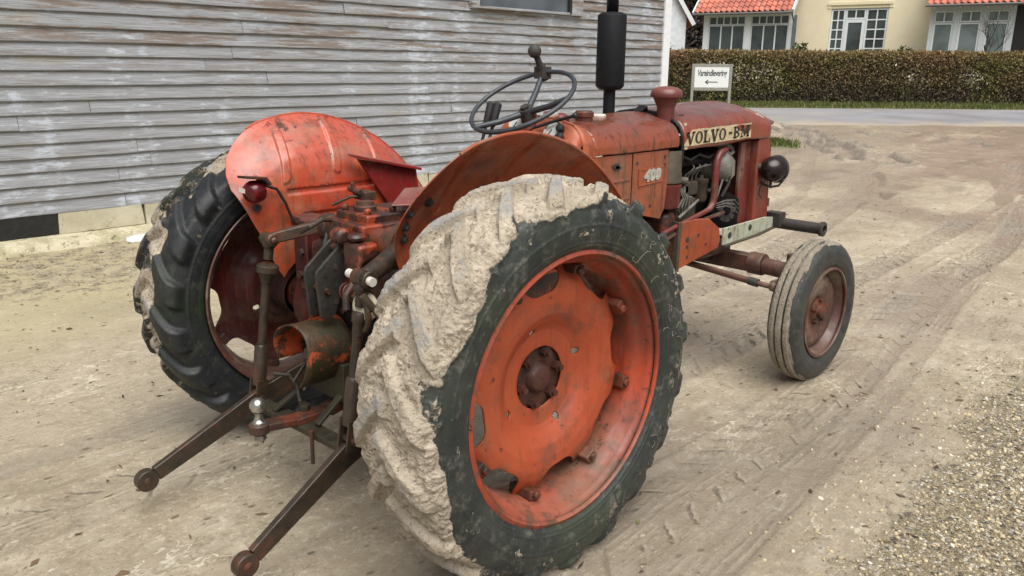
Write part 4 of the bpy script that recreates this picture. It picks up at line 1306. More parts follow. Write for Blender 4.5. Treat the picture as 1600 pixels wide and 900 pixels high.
# ------------------------------------------------------------------ front wheels
FR, FRAD = .356, .352
def front_wheel(xc, yout, sgn):
    inn = -sgn
    prof = np.array([(.018, .226), (.006, .240), (-.003, .268), (-.002, .300), (.008, .326), (.022, .342), (.030, .346)])
    # tread with three circumferential ribs
    tre = [(.030, .345), (.034, .352), (.050, .354), (.055, .353), (.058, .342), (.064, .341), (.067, .354), (.088, .356), (.092, .355), (.095, .343), (.101, .342), (.104, .354), (.120, .353), (.126, .350)]
    prof2 = [(.132, .344), (.146, .328), (.155, .300), (.156, .268), (.148, .240), (.136, .226)]
    pts = list(map(tuple, prof)) + tre + prof2
    n = 180
    th = np.linspace(0, 2 * PI, n, endpoint=False)
    P = np.array(pts)
    # refine
    P = np.concatenate([np.stack([np.interp(np.linspace(0, len(P) - 1, 120), np.arange(len(P)), P[:, 0]), np.interp(np.linspace(0, len(P) - 1, 120), np.arange(len(P)), P[:, 1])], 1)])
    TH, D = np.meshgrid(th, P[:, 0], indexing='ij'); RR = np.broadcast_to(P[:, 1], TH.shape)
    x, z = RR * np.cos(TH), RR * np.sin(TH)
    RRn = RR + .0015 * fbm(x * 20, D * 20, z * 20, 3)
    tread = sst(.325, .345, RR)
    mud = np.clip(tread * (.92 + .55 * fbm(x * 8, D * 30, z * 8, 4)) - .5 * tread * sst(.349, .343, RR) + .30 * sst(.335, .30, RR) * sst(.2, .5, fbm(x * 9, D * 9, z * 9 + 4, 3)), 0, 1)
    Zz = RRn * np.sin(TH) + FR
    Zz = np.where(Zz < 0.0, Zz * .3, Zz)
    V = np.stack([xc + RRn * np.cos(TH), yout + inn * (D - 0.0), Zz], -1).reshape(-1, 3)
    mb = MB()
    mb.lathe([(.012, .212), (.004, .218), (.006, .227), (.014, .228), (.020, .222), (.030, .210), (.050, .204), (.060, .194), (.078, .190), (.100, .190), (.130, .205), (.150, .227)], (xc, yout, FR), (0, inn, 0), 72)
    mb.lathe([(.072, .190), (.060, .180), (.046, .165), (.040, .140), (.046, .115), (.056, .092), (.058, .060)], (xc, yout, FR), (0, inn, 0), 72)
    wh_ = mb.build('front_wheel', 'paint_brown', tractor, smooth=45, solid=.004)
    npmesh('tyre', V, gridfaces(n, 120, True), 'rubber_front', wh_, attrs={'mud': mud, 'wear': np.zeros(mud.shape), 'damp': np.zeros(mud.shape)})
    mb = MB()
    mb.lathe([(.018, .001), (.018, .022), (.022, .032), (.040, .036), (.046, .055), (.054, .066), (.12, .068)], (xc, yout, FR), (0, inn, 0), 32)
    for k_ in range(5):
        a = R(72 * k_ + 20)
        c = Vector((xc + .060 * math.cos(a), yout + inn * .052, FR + .060 * math.sin(a)))
        mb.cyl(c, c + Vector((0, sgn * .022, 0)), .011, seg=6)
    mb.build('hub', 'rusty_iron', wh_, smooth=35)
    return wh_
fw = front_wheel(2.093, -.791, -1)
fl = front_wheel(2.093, .68, 1)

# ------------------------------------------------------------------ fenders
ob_grid = {}
def fender(sgn, yplate, mat, label):
    """sgn: outward direction. Bowl shaped shell: flat inner plate curling outward up to a free crest edge"""
    w_ = np.array([0, 0, .003, .010, .022, .042, .070, .106, .140, .172, .192, .200])
    f_ = np.array([.0, .36, .48, .57, .65, .73, .80, .87, .92, .96, .99, 1.0])
    ns, na = 120, 420
    fs = np.linspace(0, 1, ns)
    ws = np.interp(fs, f_, w_)
    # smooth
    for _ in range(6): ws[1:-1] = (ws[:-2] + 2 * ws[1:-1] + ws[2:]) / 4
    a_knots = np.array([12, 25, 45, 65, 84, 100, 115, 126, 145])
    crest = np.interp(np.arange(0, 160), a_knots, [.80, .792, .772, .752, .737, .712, .668, .630, .58] if sgn > 0 else [.772, .765, .752, .744, .735, .712, .668, .630, .58])
    G_ = np.empty((na, ns, 3)); 
    for j, f in enumerate(fs):
        r0 = .19
        # rear cut line and front cut depend on radius
        rtmp = r0 + (.70 - r0) * f
        a1 = np.interp(rtmp, [.19, .36, .55, .61, .649, .6745, .69, .70], [145, 131, 125.5, 124, 121, 116.5, 111, 104])
        a0 = np.interp(rtmp, [.19, .5, .70], [40, 20, 14])
        aa = np.linspace(a0, a1, na)
        rc = np.interp(aa, np.arange(0, 160), crest)
        r = r0 + (rc - r0) * f
        w = ws[j] * np.interp(aa, [14, 60, 100, 118, 145], [.95, 1, 1, .9, .85])
        x, z = r * np.cos(np.radians(aa)), r * np.sin(np.radians(aa)) + AX
        # pressed ribs running over the shell
        up = np.zeros(na)
        for xr in (-.09, .14, .36):
            q_ = x - xr - .10 * (f - .8)
            lo = sst(.575 + 6 * float(0), .600, f - .02 * np.minimum(1, (q_ / .02) ** 2)) * (1 - sst(.975, .995, f))
            up = up + .0075 * (1 - sst(.014, .021, np.abs(q_))) * lo
        # horizontal pressings low on the plate
        for zr, xa, xb in ((1.035, -.11, .30), (.935, -.05, .28)):
            up = up - .009 * (1 - sst(.008, .014, np.abs(z - zr))) * sst(xa - .012, xa + .008, x) * (1 - sst(xb - .01, xb + .01, x)) * (f < .74)
        dent = .004 * fbm(x * 5, z * 5, sgn + 3.0, 3)
        G_[:, j] = np.stack([x, yplate + sgn * (w - up + dent) , z + up * .6 * (f > .8)], -1)
    ob = MB().grid(G_).build('fender', mat, tractor, smooth=60, solid=.004, label=label)
    # rolled free edge
    ob_grid[sgn] = G_
    edge = [tuple(p) for p in G_[:, -1]]
    mb = MB(); mb.tube(edge, .0055, 8); mb.build('edge_bead', mat, ob)
    return ob
fR = fender(-1, -.445, 'paint_fender_inside', 'right fender showing its dull hollow side')
fL = fender(1, .445, 'paint_fender', 'left fender with salmon crest')
# bolts on the right fender
for i_b, j_b in ((-26, 97), (-22, 88), (-20, 79), (-70, 86)):
    pb = Vector(ob_grid[-1][i_b, j_b]); va, vb = Vector(ob_grid[-1][i_b + 3, j_b]) - pb, Vector(ob_grid[-1][i_b, j_b + 2]) - pb
    nb = va.cross(vb).normalized(); nb = nb if nb.y < 0 else -nb
    mb = MB(); mb.cyl(pb - nb * .004, pb + nb * .007, .016, seg=16).cyl(pb + nb * .007, pb + nb * .017, .010, seg=6)
    mb.build('bolt', 'dark_iron', fR)
# step shelf on the left fender
mb = MB()
mb.prism([(.16, .437, 1.172), (.50, .437, 1.095), (.50, .437, 1.083), (.16, .437, 1.160)], (0, -.055, -.006))
mb.build('shelf', 'paint_crimson', fL, bevel=.002)
mb = MB(); mb.prism([(.20, .436, 1.145), (.50, .436, 1.080), (.52, .436, .93), (.36, .436, .93)], (0, -.014, 0)); mb.build('side_plate', 'paint_crimson', fL)
# tail lamp with its bracket and cable
tl = MB()
tl.prism([(-.318, .45, 1.118), (-.235, .45, 1.108), (-.215, .45, 1.080), (-.225, .45, 1.074), (-.245, .45, 1.098), (-.315, .45, 1.108)], (0, -.075, .004))
tl.build('lamp_bracket', 'rusty_iron', fL, smooth=0, bevel=.002)
lens = MB(); lens.lathe([(-.012, .001), (-.008, .020), (.002, .035), (.018, .043), (.05, .041)], (-.295, .405, 1.056), (1, .45, 0), 24)
lens.build('tail_lamp', 'red_lens', fL)
mb = MB(); mb.prism([(-.322, .43, 1.076), (-.290, .39, 1.062), (-.292, .392, 1.046), (-.324, .43, 1.060)], (.003, .003, 0)); mb.build('reflector_plate', 'white_cap', fL, smooth=0)
mb = MB(); mb.cyl((-.25, .448, .99), (-.25, .43, .99), .014, seg=8); mb.build('bolt', 'dark_iron', fL)
mb = MB(); mb.tube([(-.26, .43, 1.06), (-.22, .43, 1.075), (-.17, .428, 1.055), (-.14, .425, 1.0), (-.12, .42, .94), (-.09, .41, .90), (-.03, .38, .89)], .006, 8); mb.build('cable', 'wire_black', fL)

# ------------------------------------------------------------------ hood
def loft(sections, xs, mat, name, parent, dents=0.0, seed=0, solid=.004, capstart=False, capend=False, nfine=40, label=None):
    S = np.array(sections, float)      # k, m, 2 (y,z half sections from right bottom over the top to left bottom)
    m = S.shape[1]
    t = np.arange(m); tt = np.linspace(0, m - 1, (m - 1) * 4 + 1)
    X = np.linspace(xs[0], xs[-1], nfine)
    Yv = np.stack([np.interp(X, xs, S[:, i, 0]) for i in range(m)], 1)
    Zv = np.stack([np.interp(X, xs, S[:, i, 1]) for i in range(m)], 1)
    def cr(Vv):
        p = np.concatenate([2 * Vv[:, :1] - Vv[:, 1:2], Vv, 2 * Vv[:, -1:] - Vv[:, -2:-1]], 1)
        i = np.minimum(tt.astype(int), m - 2); f = tt - i
        a, b, c, e = p[:, i], p[:, i + 1], p[:, i + 2], p[:, i + 3]
        return .5 * (2 * b + (c - a) * f + (2 * a - 5 * b + 4 * c - e) * f ** 2 + (3 * b - a - 3 * c + e) * f ** 3)
    Yf, Zf = cr(Yv), cr(Zv)
    Xf = np.broadcast_to(X[:, None], Yf.shape)
    if dents:
        dd = dents * fbm(Xf * 4, Yf * 4, Zf * 4 + seed, 3)
        Zf = Zf + dd; Yf = Yf + dd * .4 * np.sign(Yf - YC)
    mb = MB().grid(np.stack([Xf, Yf, Zf], -1))
    L = Yf.shape[1]
    if capend: mb.f.append(tuple(range((nfine - 1) * L, nfine * L)))
    if capstart: mb.f.append(tuple(range(L))[::-1])
    return mb.build(name, mat, parent, smooth=45, solid=solid, label=label)

def sec(hw, z0, zs, zt_, top, flat=.45):
    """half widths: side bottom z0, side top zs, shoulder zt_, crown top"""
    r = [(-hw, z0), (-hw * 1.005, (z0 + zs) / 2), (-hw, zs), (-hw * .93, zs + (zt_ - zs) * .6), (-hw * .78, zt_), (-hw * flat, zt_ + (top - zt_) * .62), (0, top)]
    r = r + [(-y, z) for y, z in r[-2::-1]]
    return [(YC + y, z) for y, z in r]
# rear cowl over the tank
rear = loft([sec(.242, 1.168, 1.205, 1.268, 1.302), sec(.245, 1.168, 1.208, 1.275, 1.312), sec(.245, 1.170, 1.210, 1.278, 1.318)], [.84, 1.10, 1.43], 'paint_cowl', 'rear_hood', tractor, .004, 3, capstart=False, capend=True)
# front hood: rises to the nose, the last part bent down
front = loft([sec(.244, 1.158, 1.225, 1.288, 1.325), sec(.245, 1.160, 1.250, 1.305, 1.340), sec(.246, 1.166, 1.258, 1.315, 1.352), sec(.244, 1.170, 1.250, 1.308, 1.350), sec(.236, 1.168, 1.225, 1.280, 1.320)],
             [1.47, 1.70, 1.95, 2.12, 2.29], 'paint_hood', 'front_hood', tractor, .006, 9, capend=True)
# gap flashing between the two hoods, bent up at the middle
mb = MB()
pts = []
for y, z in sec(.250, 1.10, 1.212, 1.285, 1.328):
    pts.append((1.455, y, z))
mb.tube(pts, .008, 8)
mb.prism([(1.44, YC - .03, 1.326), (1.47, YC + .02, 1.352), (1.50, YC + .01, 1.332)], (.02, .02, .004))
mb.build('hood_gap_strip', 'wire_black', tractor)
# torn edge at the nose corner: bent lip
mb = MB()
mb.prism([(2.27, -.285, 1.225), (2.33, -.292, 1.25), (2.335, -.22, 1.275), (2.30, -.20, 1.30), (2.25, -.25, 1.285)], (.006, .006, -.010))
mb.build('bent_lip', 'paint_brown', front, smooth=0)
mb = MB()
rs = random.Random(2)
pts = [(2.18, -.26, 1.292), (2.215, -.272, 1.272), (2.25, -.276, 1.252), (2.262, -.288, 1.215)]
mb.tube(pts, [.006, .013, .016, .008], 7)
mb.build('torn_edge', 'white_cap', front)

# side panels
mb = MB()
mb.prism([(.72, -.300, 1.164), (1.098, -.300, 1.164), (1.098, -.300, .93), (.72, -.300, .96)], (0, .006, 0))
pA = mb.build('side_panel', 'paint_cowl', tractor, bevel=.002)
mb = MB()
mb.prism([(1.104, -.302, 1.164), (1.362, -.302, 1.164), (1.362, -.302, 1.00), (1.352, -.302, .90), (1.32, -.302, .855), (1.104, -.302, .905)], (0, .006, 0))
pB = mb.build('side_panel', 'paint_cowl', tractor, bevel=.002)
mb = MB(); mb.prism([(.72, .176, 1.164), (1.36, .176, 1.164), (1.36, .176, .88), (.72, .176, .94)], (0, .006, 0)); mb.build('side_panel', 'paint_cowl', tractor, bevel=.002)
# pressed rib and latch
mb = MB(); mb.bar((.88, -.302, 1.052), (1.085, -.302, 1.056), .006, .012); mb.bar((.88, -.302, .975), (1.085, -.302, .975), .006, .01); mb.build('panel_rib', 'paint_cowl', pA, bevel=.002)
mb = MB(); mb.cyl((.985, -.300, 1.118), (.985, -.312, 1.118), .014, seg=10); mb.bar((.96, -.308, 1.118), (1.01, -.308, 1.110), .008, .012); mb.build('latch', 'dark_iron', pA)
for x, z in ((1.13, 1.12), (1.335, 1.135), (1.335, 1.10), (1.13, .94), (1.24, .925)):
    mb = MB(); mb.cyl((x, -.3015, z), (x, -.3045, z), .008, seg=10); mb.build('rivet', 'dark_iron', pB)
# number badge
mb = MB()
mb.prism([(1.142, -.3025, 1.090), (1.325, -.3025, 1.096), (1.325, -.3025, 1.030), (1.142, -.3025, 1.022)], (0, -.004, 0))
bd = mb.build('badge', 'paint_cowl', pB, bevel=.002)
mb = MB()
for a, b in (((1.142, -.3065, 1.090), (1.325, -.3065, 1.096)), ((1.142, -.3065, 1.022), (1.325, -.3065, 1.030))): mb.bar(a, b, .003, .005)
mb.build('badge_border', 'paint_orange', bd, smooth=0)
place_text(text_mesh('400', .066, .0025, .20, .004, 1.02, 1.15), 'badge_number', 'badge_white', (1.237, -.3078, 1.0595), (1, 0, .03), (-.03, 0, 1), bd)

# decal panel with the maker's lettering
mb = MB()
P_ = []
XA, XB = 1.485, 2.065
def dz(x): return 1.206 + .012 * (x - XA) / (XB - XA)
top = [(x, dz(x) + .037 + .0012 * math.sin(x * 40)) for x in np.linspace(XA + .05, XB, 12)]
bot = [(x, dz(x) - .036 - .0012 * math.sin(x * 33)) for x in np.linspace(XB, XA - .015, 12)]
mb.prism([(x, -.3095, z) for x, z in top + bot], (0, .004, 0))
dec = mb.build('name_panel', 'decal_cream', front, smooth=0)

def stroke_letters(txt, x0, height, width, gap, y, zc, slope):
    """slab serif capitals from strokes; returns a mesh builder"""
    mb = MB()
    th, tn, dep = height * .27, height * .10, .002
    def P(cx, u, v): 
        x = cx + u
        return (x, y, zc + slope * (x - x0) + v)
    def stroke(cx, a, b, w):
        mb.bar(P(cx, *a), P(cx, *b), w, dep, up=(0, 1, 0))
    h = height / 2
    def ring(cx, u0, u1, v0, v1, left=True):
        n = 28
        uc, vc = (u0 + u1) / 2, (v0 + v1) / 2
        ru, rv = (u1 - u0) / 2, (v1 - v0) / 2
        vs, fs = [], []
        for i in range(n + 1):
            a = 2 * PI * i / n if left else -PI / 2 + PI * i / n
            if left:
                o = (uc + ru * math.cos(a), vc + rv * math.sin(a)); i_ = (uc + (ru - th) * math.cos(a), vc + (rv - tn) * math.sin(a))
            else:
                o = (u0 + (u1 - u0) * math.cos(a), vc + rv * math.sin(a)); i_ = (u0 + (u1 - u0 - th) * math.cos(a), vc + (rv - tn) * math.sin(a))
            vs += [P(cx, *o), P(cx, *i_)]
        for i in range(n): fs.append((2 * i, 2 * i + 1, 2 * i + 3, 2 * i + 2))
        mb.add(vs, fs)
    x = x0
    for ch in txt:
        w = width * {'M': 1.25, 'L': .88, 'B': .92, '-': .45}.get(ch, 1.0)
        L, Rr = 0, w
        if ch == 'V':
            stroke(x, (w * .12, h), (w * .52, -h), th); stroke(x, (w * .88, h), (w * .54, -h), tn * 1.3)
            stroke(x, (-.06 * w, h - tn / 2), (w * .36, h - tn / 2), tn); stroke(x, (w * .68, h - tn / 2), (w * 1.05, h - tn / 2), tn)
        elif ch == 'O': ring(x, 0, w, -h, h)
        elif ch == 'L':
            stroke(x, (w * .24, h), (w * .24, -h), th); stroke(x, (0, h - tn / 2), (w * .5, h - tn / 2), tn)
            stroke(x, (0, -h + tn / 2), (w, -h + tn / 2), tn); stroke(x, (w * .95, -h), (w * .95, -h * .35), tn)
        elif ch == 'B':
            stroke(x, (w * .22, h), (w * .22, -h), th); ring(x, w * .30, w * .92, -.02 * height, h, False); ring(x, w * .30, w, -h, .06 * height, False)
            stroke(x, (0, h - tn / 2), (w * .4, h - tn / 2), tn); stroke(x, (0, -h + tn / 2), (w * .4, -h + tn / 2), tn)
        elif ch == 'M':
            stroke(x, (w * .13, h), (w * .13, -h), tn); stroke(x, (w * .86, h), (w * .86, -h), th); stroke(x, (w * .16, h), (w * .5, -h * .7), th * .9); stroke(x, (w * .82, h), (w * .5, -h * .7), tn)
            for c in (.13, .86): stroke(x, (w * (c - .14), -h + tn / 2), (w * (c + .14), -h + tn / 2), tn)
            stroke(x, (0, h - tn / 2), (w * .25, h - tn / 2), tn); stroke(x, (w * .75, h - tn / 2), (w, h - tn / 2), tn)
        elif ch == '-':
            stroke(x, (0, 0), (w, 0), th * .7)
        x += w + gap
    return mb
stroke_letters('VOLVO', 1.487, .056, .062, .0085, -.3115, 1.206, .02).build('lettering', 'decal_black', dec, smooth=0, fix=False)
stroke_letters('-', 1.851, .056, .062, .008, -.3115, 1.214, .02).build('lettering', 'decal_black', dec, smooth=0, fix=False)
stroke_letters('BM', 1.893, .056, .064, .010, -.3115, 1.215, .02).build('lettering', 'decal_black', dec, smooth=0, fix=False)
# flaked paint round the panel
mb = MB()
rs = random.Random(14)
for (x, z, w, h) in ((1.50, 1.268, .035, .018), (1.49, 1.165, .03, .03), (2.075, 1.20, .02, .07), (1.80, 1.262, .09, .012), (1.62, 1.262, .05, .010), (2.02, 1.27, .05, .012)):
    n = 9
    poly = []
    for i in range(n):
        a = 2 * PI * i / n
        rr = rs.uniform(.5, 1.0)
        poly.append((x + w / 2 * math.cos(a) * rr, -.3075 + max(0, z - 1.235) * .5, z + h / 2 * math.sin(a) * rr))
    mb.prism(poly, (0, .003, 0))
mb.build('bare_patch', 'decal_cream', front, smooth=0)

# nose shell
mb = MB()
n = 14
def nose_sec(x, hw, z0, z1):
    return [(x, YC - hw, z0), (x, YC - hw, z1)]
for s_y in (-1, 1):
    y0 = YC + s_y * .236
    mb.prism([(2.185, y0, 1.176), (2.292, y0, 1.20), (2.318, y0, 1.08), (2.325, y0, .90), (2.318, y0, .70), (2.185, y0, .70)], (0, -s_y * .012, 0))
    mb.prism([(2.292, y0, 1.19), (2.318, y0, 1.08), (2.325, y0, .90), (2.318, y0, .70), (2.306, y0, .70), (2.312, y0, .9), (2.305, y0, 1.08), (2.28, y0, 1.19)], (0, -s_y * .10, 0))
    mb.box((2.19, y0 - s_y * .03, .93), (.012, .055, .46))
mb.box((2.25, YC, .705), (.14, .44, .02))
nose = mb.build('grille_shell', 'paint_nose', tractor, bevel=.006)
mb = MB()
mb.box((2.296, YC, .94), (.006, .30, .46))
mb.build('grille', 'engine_black', nose, smooth=0)
mb = MB()
for i in range(11): mb.bar((2.305, YC - .14 + .028 * i, .71), (2.303, YC - .14 + .028 * i, 1.17), .008, .008)
mb.build('grille_bars', 'paint_red', nose, smooth=0)
# radiator side and inner posts
mb = MB()
mb.box((2.13, YC, .93), (.075, .40, .46))
mb.build('radiator', 'paint_red', tractor, bevel=.005)
mb = MB(); mb.box((2.055, -.272, .95), (.045, .02, .42)); mb.build('radiator_post', 'paint_red', tractor, bevel=.004)
# headlamp
mb = MB()
mb.lathe([(-.064, .001), (-.060, .022), (-.045, .042), (-.022, .058), (.004, .0665), (.030, .068), (.040, .066)], (2.240, -.347, 1.012), (1, -.12, -.05), 40)
hl = mb.build('headlamp', 'lamp_shell', tractor, smooth=60)
mb = MB(); mb.lathe([(.040, .066), (.042, .072), (.052, .073), (.056, .068), (.052, .060)], (2.240, -.347, 1.012), (1, -.12, -.05), 40); mb.build('lamp_rim', 'dark_iron', hl)
mb = MB(); mb.lathe([(.0475, .064), (.056, .045), (.060, .001)], (2.240, -.347, 1.012), (1, -.12, -.05), 40); mb.build('lamp_glass', 'lamp_glass', hl)
mb = MB()
pts = [(2.245, -.285, 1.015), (2.245, -.277, .965), (2.245, -.30, .930), (2.245, -.347, .917), (2.245, -.393, .930), (2.245, -.418, .964)]
mb.tube(pts, .006, 8)
mb.cyl((2.205, -.290, 1.02), (2.222, -.325, 1.016), .020, .026, 12)
mb.cyl((2.245, -.347, .917), (2.245, -.347, .95), .008, seg=8)
mb.build('lamp_bracket', 'dark_iron', hl)
mb = MB(); mb.tube([(2.21, -.335, .957), (2.195, -.315, .917), (2.205, -.305, .88), (2.217, -.32, .857)], .003, 6); mb.build('lamp_wire', 'wire_black', hl)
mb = MB(); mb.box((2.335, -.285, .82), (.03, .02, .045)); mb.build('bracket', 'paint_brown', nose)

# ------------------------------------------------------------------ air cleaner and intake
mb = MB()
mb.lathe([(1.005, .075), (1.01, .079), (1.025, .078), (1.035, .074), (1.148, .074), (1.155, .070)], (1.425, -.245, 0), (0, 0, 1), 32)
ac = mb.build('air_cleaner', 'khaki_metal', tractor, smooth=40)
mb = MB(); mb.lathe([(.885, .001), (.886, .050), (.893, .066), (.91, .074), (.985, .076), (.990, .080), (1.003, .080)], (1.425, -.245, 0), (0, 0, 1), 32); mb.build('oil_bowl', 'paint_red', ac)
mb = MB()
mb.lathe([(1.20, .040), (1.335, .040), (1.345, .041), (1.385, .060), (1.388, .066), (1.388, .072), (1.396, .074), (1.404, .073), (1.420, .066), (1.430, .050), (1.436, .020), (1.437, .001)], (1.46, -.205, 0), (0, 0, 1), 36)
mb.build('intake_cap', 'paint_intake', ac, smooth=40)
mb = MB(); mb.lathe([(1.235, .0425), (1.262, .0425)], (1.46, -.205, 0), (0, 0, 1), 24); mb.build('intake_clamp', 'paint_brown', ac, solid=.004)
# exhaust
mb = MB()
XM, YM = 1.345, .035
mb.lathe([(1.25, .028), (1.418, .028)], (XM, YM, 0), (0, 0, 1), 24)
ex = mb.build('exhaust', 'black_steel', tractor)
mb = MB(); mb.lathe([(1.415, .029), (1.418, .050), (1.430, .064), (1.436, .0665), (1.742, .0665), (1.748, .064), (1.758, .048), (1.760, .028)], (XM, YM, 0), (0, 0, 1), 40); mb.build('muffler', 'black_steel', ex, smooth=30)
mb = MB(); mb.lathe([(1.758, .0265), (2.06, .0265)], (XM, YM, 0), (0, 0, 1), 24); mb.build('stack', 'black_steel', ex, solid=.002)
# filler caps
mb = MB(); mb.lathe([(1.292, .036), (1.312, .037), (1.316, .042), (1.332, .042), (1.340, .034), (1.342, .001)], (.955, -.145, 0), (0, 0, 1), 12); mb.build('fuel_cap', 'rusty_iron', tractor, smooth=30)
mb = MB(); mb.lathe([(1.302, .040), (1.314, .041), (1.319, .036), (1.320, .001)], (1.10, -.095, 0), (0, 0, 1), 24); mb.build('filler_cap', 'white_cap', tractor)
mb = MB(); mb.prism([(1.40, -.10, 1.312), (1.435, -.12, 1.345), (1.47, -.10, 1.325)], (.02, .06, .004)); mb.build('hood_catch', 'wire_black', tractor, smooth=0)
mb = MB(); mb.cyl((1.53, -.225, 1.295), (1.56, -.232, 1.298), .012, seg=8).cyl((1.50, -.21, 1.288), (1.53, -.225, 1.295), .006, seg=8); mb.build('hood_handle', 'wire_black', front)

# ------------------------------------------------------------------ engine
mb = MB()
mb.box((1.74, YC, .90), (.62, .24, .34))
eng = mb.build('engine_block', 'engine_black', tractor, bevel=.012)
mb = MB(); mb.box((1.74, YC, 1.10), (.56, .16, .06)).box((1.74, YC, 1.075), (.60, .20, .02)); mb.build('valve_cover', 'engine_black', eng, bevel=.015)
mb = MB(); mb.box((1.74, YC, .70), (.60, .22, .10)); mb.build('oil_pan', 'engine_black', eng, bevel=.02)
mb = MB()   # manifold: three runners into a log
mb.tube([(1.52, -.225, 1.085), (1.60, -.23, 1.09), (1.70, -.23, 1.088), (1.79, -.225, 1.085)], .030, 12)
for x in (1.55, 1.65, 1.75): mb.tube([(x, -.225, 1.08), (x, -.17, 1.06)], .026, 10)
mb.build('manifold', 'engine_black', eng)
mb = MB()   # carburettor
mb.cyl((1.555, -.225, 1.04), (1.555, -.225, .96), .022, seg=12).cyl((1.555, -.225, 1.0), (1.60, -.25, 1.0), .018, seg=10).cyl((1.545, -.235, .965), (1.545, -.235, .93), .028, seg=12).box((1.60, -.235, .955), (.04, .03, .03)).cyl((1.52, -.245, 1.01), (1.57, -.26, 1.0), .008, seg=8)
mb.build('carburettor', 'dull_alloy', eng)
mb = MB()
for q_ in range(5):
    x = 1.53 + q_ * .018
    mb.tube([(x, -.262, .965 - .01 * q_), (x + .02, -.27, .92), (x - .01 + .012 * q_, -.265, .88), (x + .03, -.25, .84)], .0045, 6)
mb.tube([(1.52, -.27, .83), (1.60, -.272, .865), (1.68, -.272, .90)], .007, 8)
mb.build('linkage_wires', 'dull_alloy', eng)
mb = MB()   # side cover plate
mb.box((1.62, -.215, .855), (.16, .07, .11))
mb.build('starter_box', 'khaki_metal', eng, bevel=.01)
mb = MB()   # water pump body and pulley
mb.lathe([(-.10, .030), (-.06, .055), (-.02, .072), (.0, .078), (.03, .078), (.05, .062), (.06, .03), (.062, .001)], (1.90, -.235, 1.045), (.8, -.6, .1), 28)
mb.build('filter_bowl', 'dull_alloy', eng)
mb = MB(); mb.tube([(1.955, -.24, 1.10), (1.985, -.25, 1.06), (1.99, -.25, 1.0), (1.965, -.245, .96)], [.022, .028, .028, .016], 12); mb.build('thermostat_housing', 'bare_steel', eng)
mb = MB(); mb.tube([(1.90, -.22, 1.13), (1.94, -.23, 1.145), (1.99, -.235, 1.135), (2.02, -.235, 1.12)], .014, 8); mb.tube([(1.93, -.25, 1.12), (1.96, -.262, 1.10), (1.99, -.26, 1.11)], .010, 8); mb.build('hose', 'dull_alloy', eng)
# red coolant pipe bending down along the block
mb = MB()
arc = [(1.89, -.275, 1.132), (1.855, -.285, 1.130), (1.815, -.29, 1.118), (1.79, -.292, 1.085), (1.785, -.292, 1.03), (1.785, -.292, .90), (1.78, -.292, .875), (1.755, -.292, .850), (1.70, -.292, .838), (1.45, -.292, .795), (1.36, -.29, .775)]
mb.tube(arc, [.017, .017, .018, .0185, .0185, .0185, .0175, .0145, .012, .0115, .0115], 12)
mb.build('coolant_pipe', 'paint_red', eng)
mb = MB()
mb.tube([(1.90, -.285, .815), (1.70, -.285, .800), (1.50, -.288, .768), (1.36, -.286, .735)], .010, 8)
mb.tube([(1.66, -.275, .812), (1.50, -.28, .782), (1.36, -.28, .75)], .007, 8)
mb.build('fuel_line', 'paint_brown', eng)
mb = MB()   # generator with fan
mb.lathe([(-.10, .06), (-.095, .088), (-.02, .094), (.015, .094), (.030, .088), (.034, .060), (.030, .02), (.05, .018), (.052, .001)], (1.965, -.235, .815), (-.35, -.94, .05), 32)
gen = mb.build('generator', 'engine_black', eng)
mb = MB()
ax = Vector((-.35, -.94, .05)).normalized(); c0 = Vector((1.965, -.235, .815)) + ax * .036
for k_ in range(9):
    a = 2 * PI * k_ / 9
    e = Vector((math.cos(a), 0, math.sin(a))); e = (e - ax * e.dot(ax)).normalized()
    mb.bar(c0 + e * .022, c0 + e * .058, .020, .006, up=ax, w2=.03)
mb.build('generator_vents', 'dark_iron', gen)
mb = MB()
for q_ in range(3):
    mb.tube([(1.80, -.30, .872 - .010 * q_), (1.86, -.315, .884 - .014 * q_), (1.93, -.325, .880 - .020 * q_), (1.985, -.315, .85 - .022 * q_)], .0022, 6)
mb.build('leads', 'dull_alloy', gen)
MB().tube([(1.86, -.29, .985), (1.80, -.295, .885)], .005, 6).build('stay', 'dull_alloy', eng)
mb = MB(); mb.box((1.66, -.215, .955), (.14, .07, .07)); mb.build('injection_pump', 'dark_iron', eng, bevel=.008)
for q_ in range(4):
    x = 1.61 + .034 * q_
    MB().tube([(x, -.225, .985), (x, -.232, 1.02), (x + .01, -.262, 1.045 + .006 * q_), (x + .03 + .02 * q_, -.262, 1.06), (x + .05 + .025 * q_, -.20, 1.115)], .0045, 6).build('injector_pipe', 'dull_alloy', eng)
mb = MB(); mb.lathe([(.885, .001), (.886, .026), (.90, .034), (.975, .034), (.98, .038), (.995, .038), (1.0, .012), (1.015, .010)], (1.735, -.245, 0), (0, 0, 1), 24); mb.build('fuel_filter', 'khaki_metal', eng)
mb = MB(); mb.tube([(1.50, -.265, 1.13), (1.58, -.275, 1.10), (1.66, -.27, 1.12), (1.74, -.275, 1.10), (1.84, -.262, 1.12)], .007, 8); mb.build('wiring_loom', 'wire_black', eng)
mb = MB(); mb.tube([(1.84, -.27, .98), (1.80, -.285, .95), (1.74, -.28, .935)], .009, 8); mb.build('hose', 'wire_black', eng)
mb = MB(); mb.tube([(1.86, -.29, .90), (1.90, -.30, .96), (1.93, -.29, 1.0)], .008, 8); mb.build('hose', 'wire_black', eng)
for q_ in range(6):
    MB().cyl((1.50 + .1 * q_, -.18, .92 + .02 * (q_ % 2)), (1.50 + .1 * q_, -.195, .92 + .02 * (q_ % 2)), .013, seg=6).build('bolt', 'dark_iron', eng)
mb = MB(); mb.box((2.03, -.25, .80), (.06, .07, .17)); mb.build('bag_bracket', 'engine_black', eng, bevel=.02)
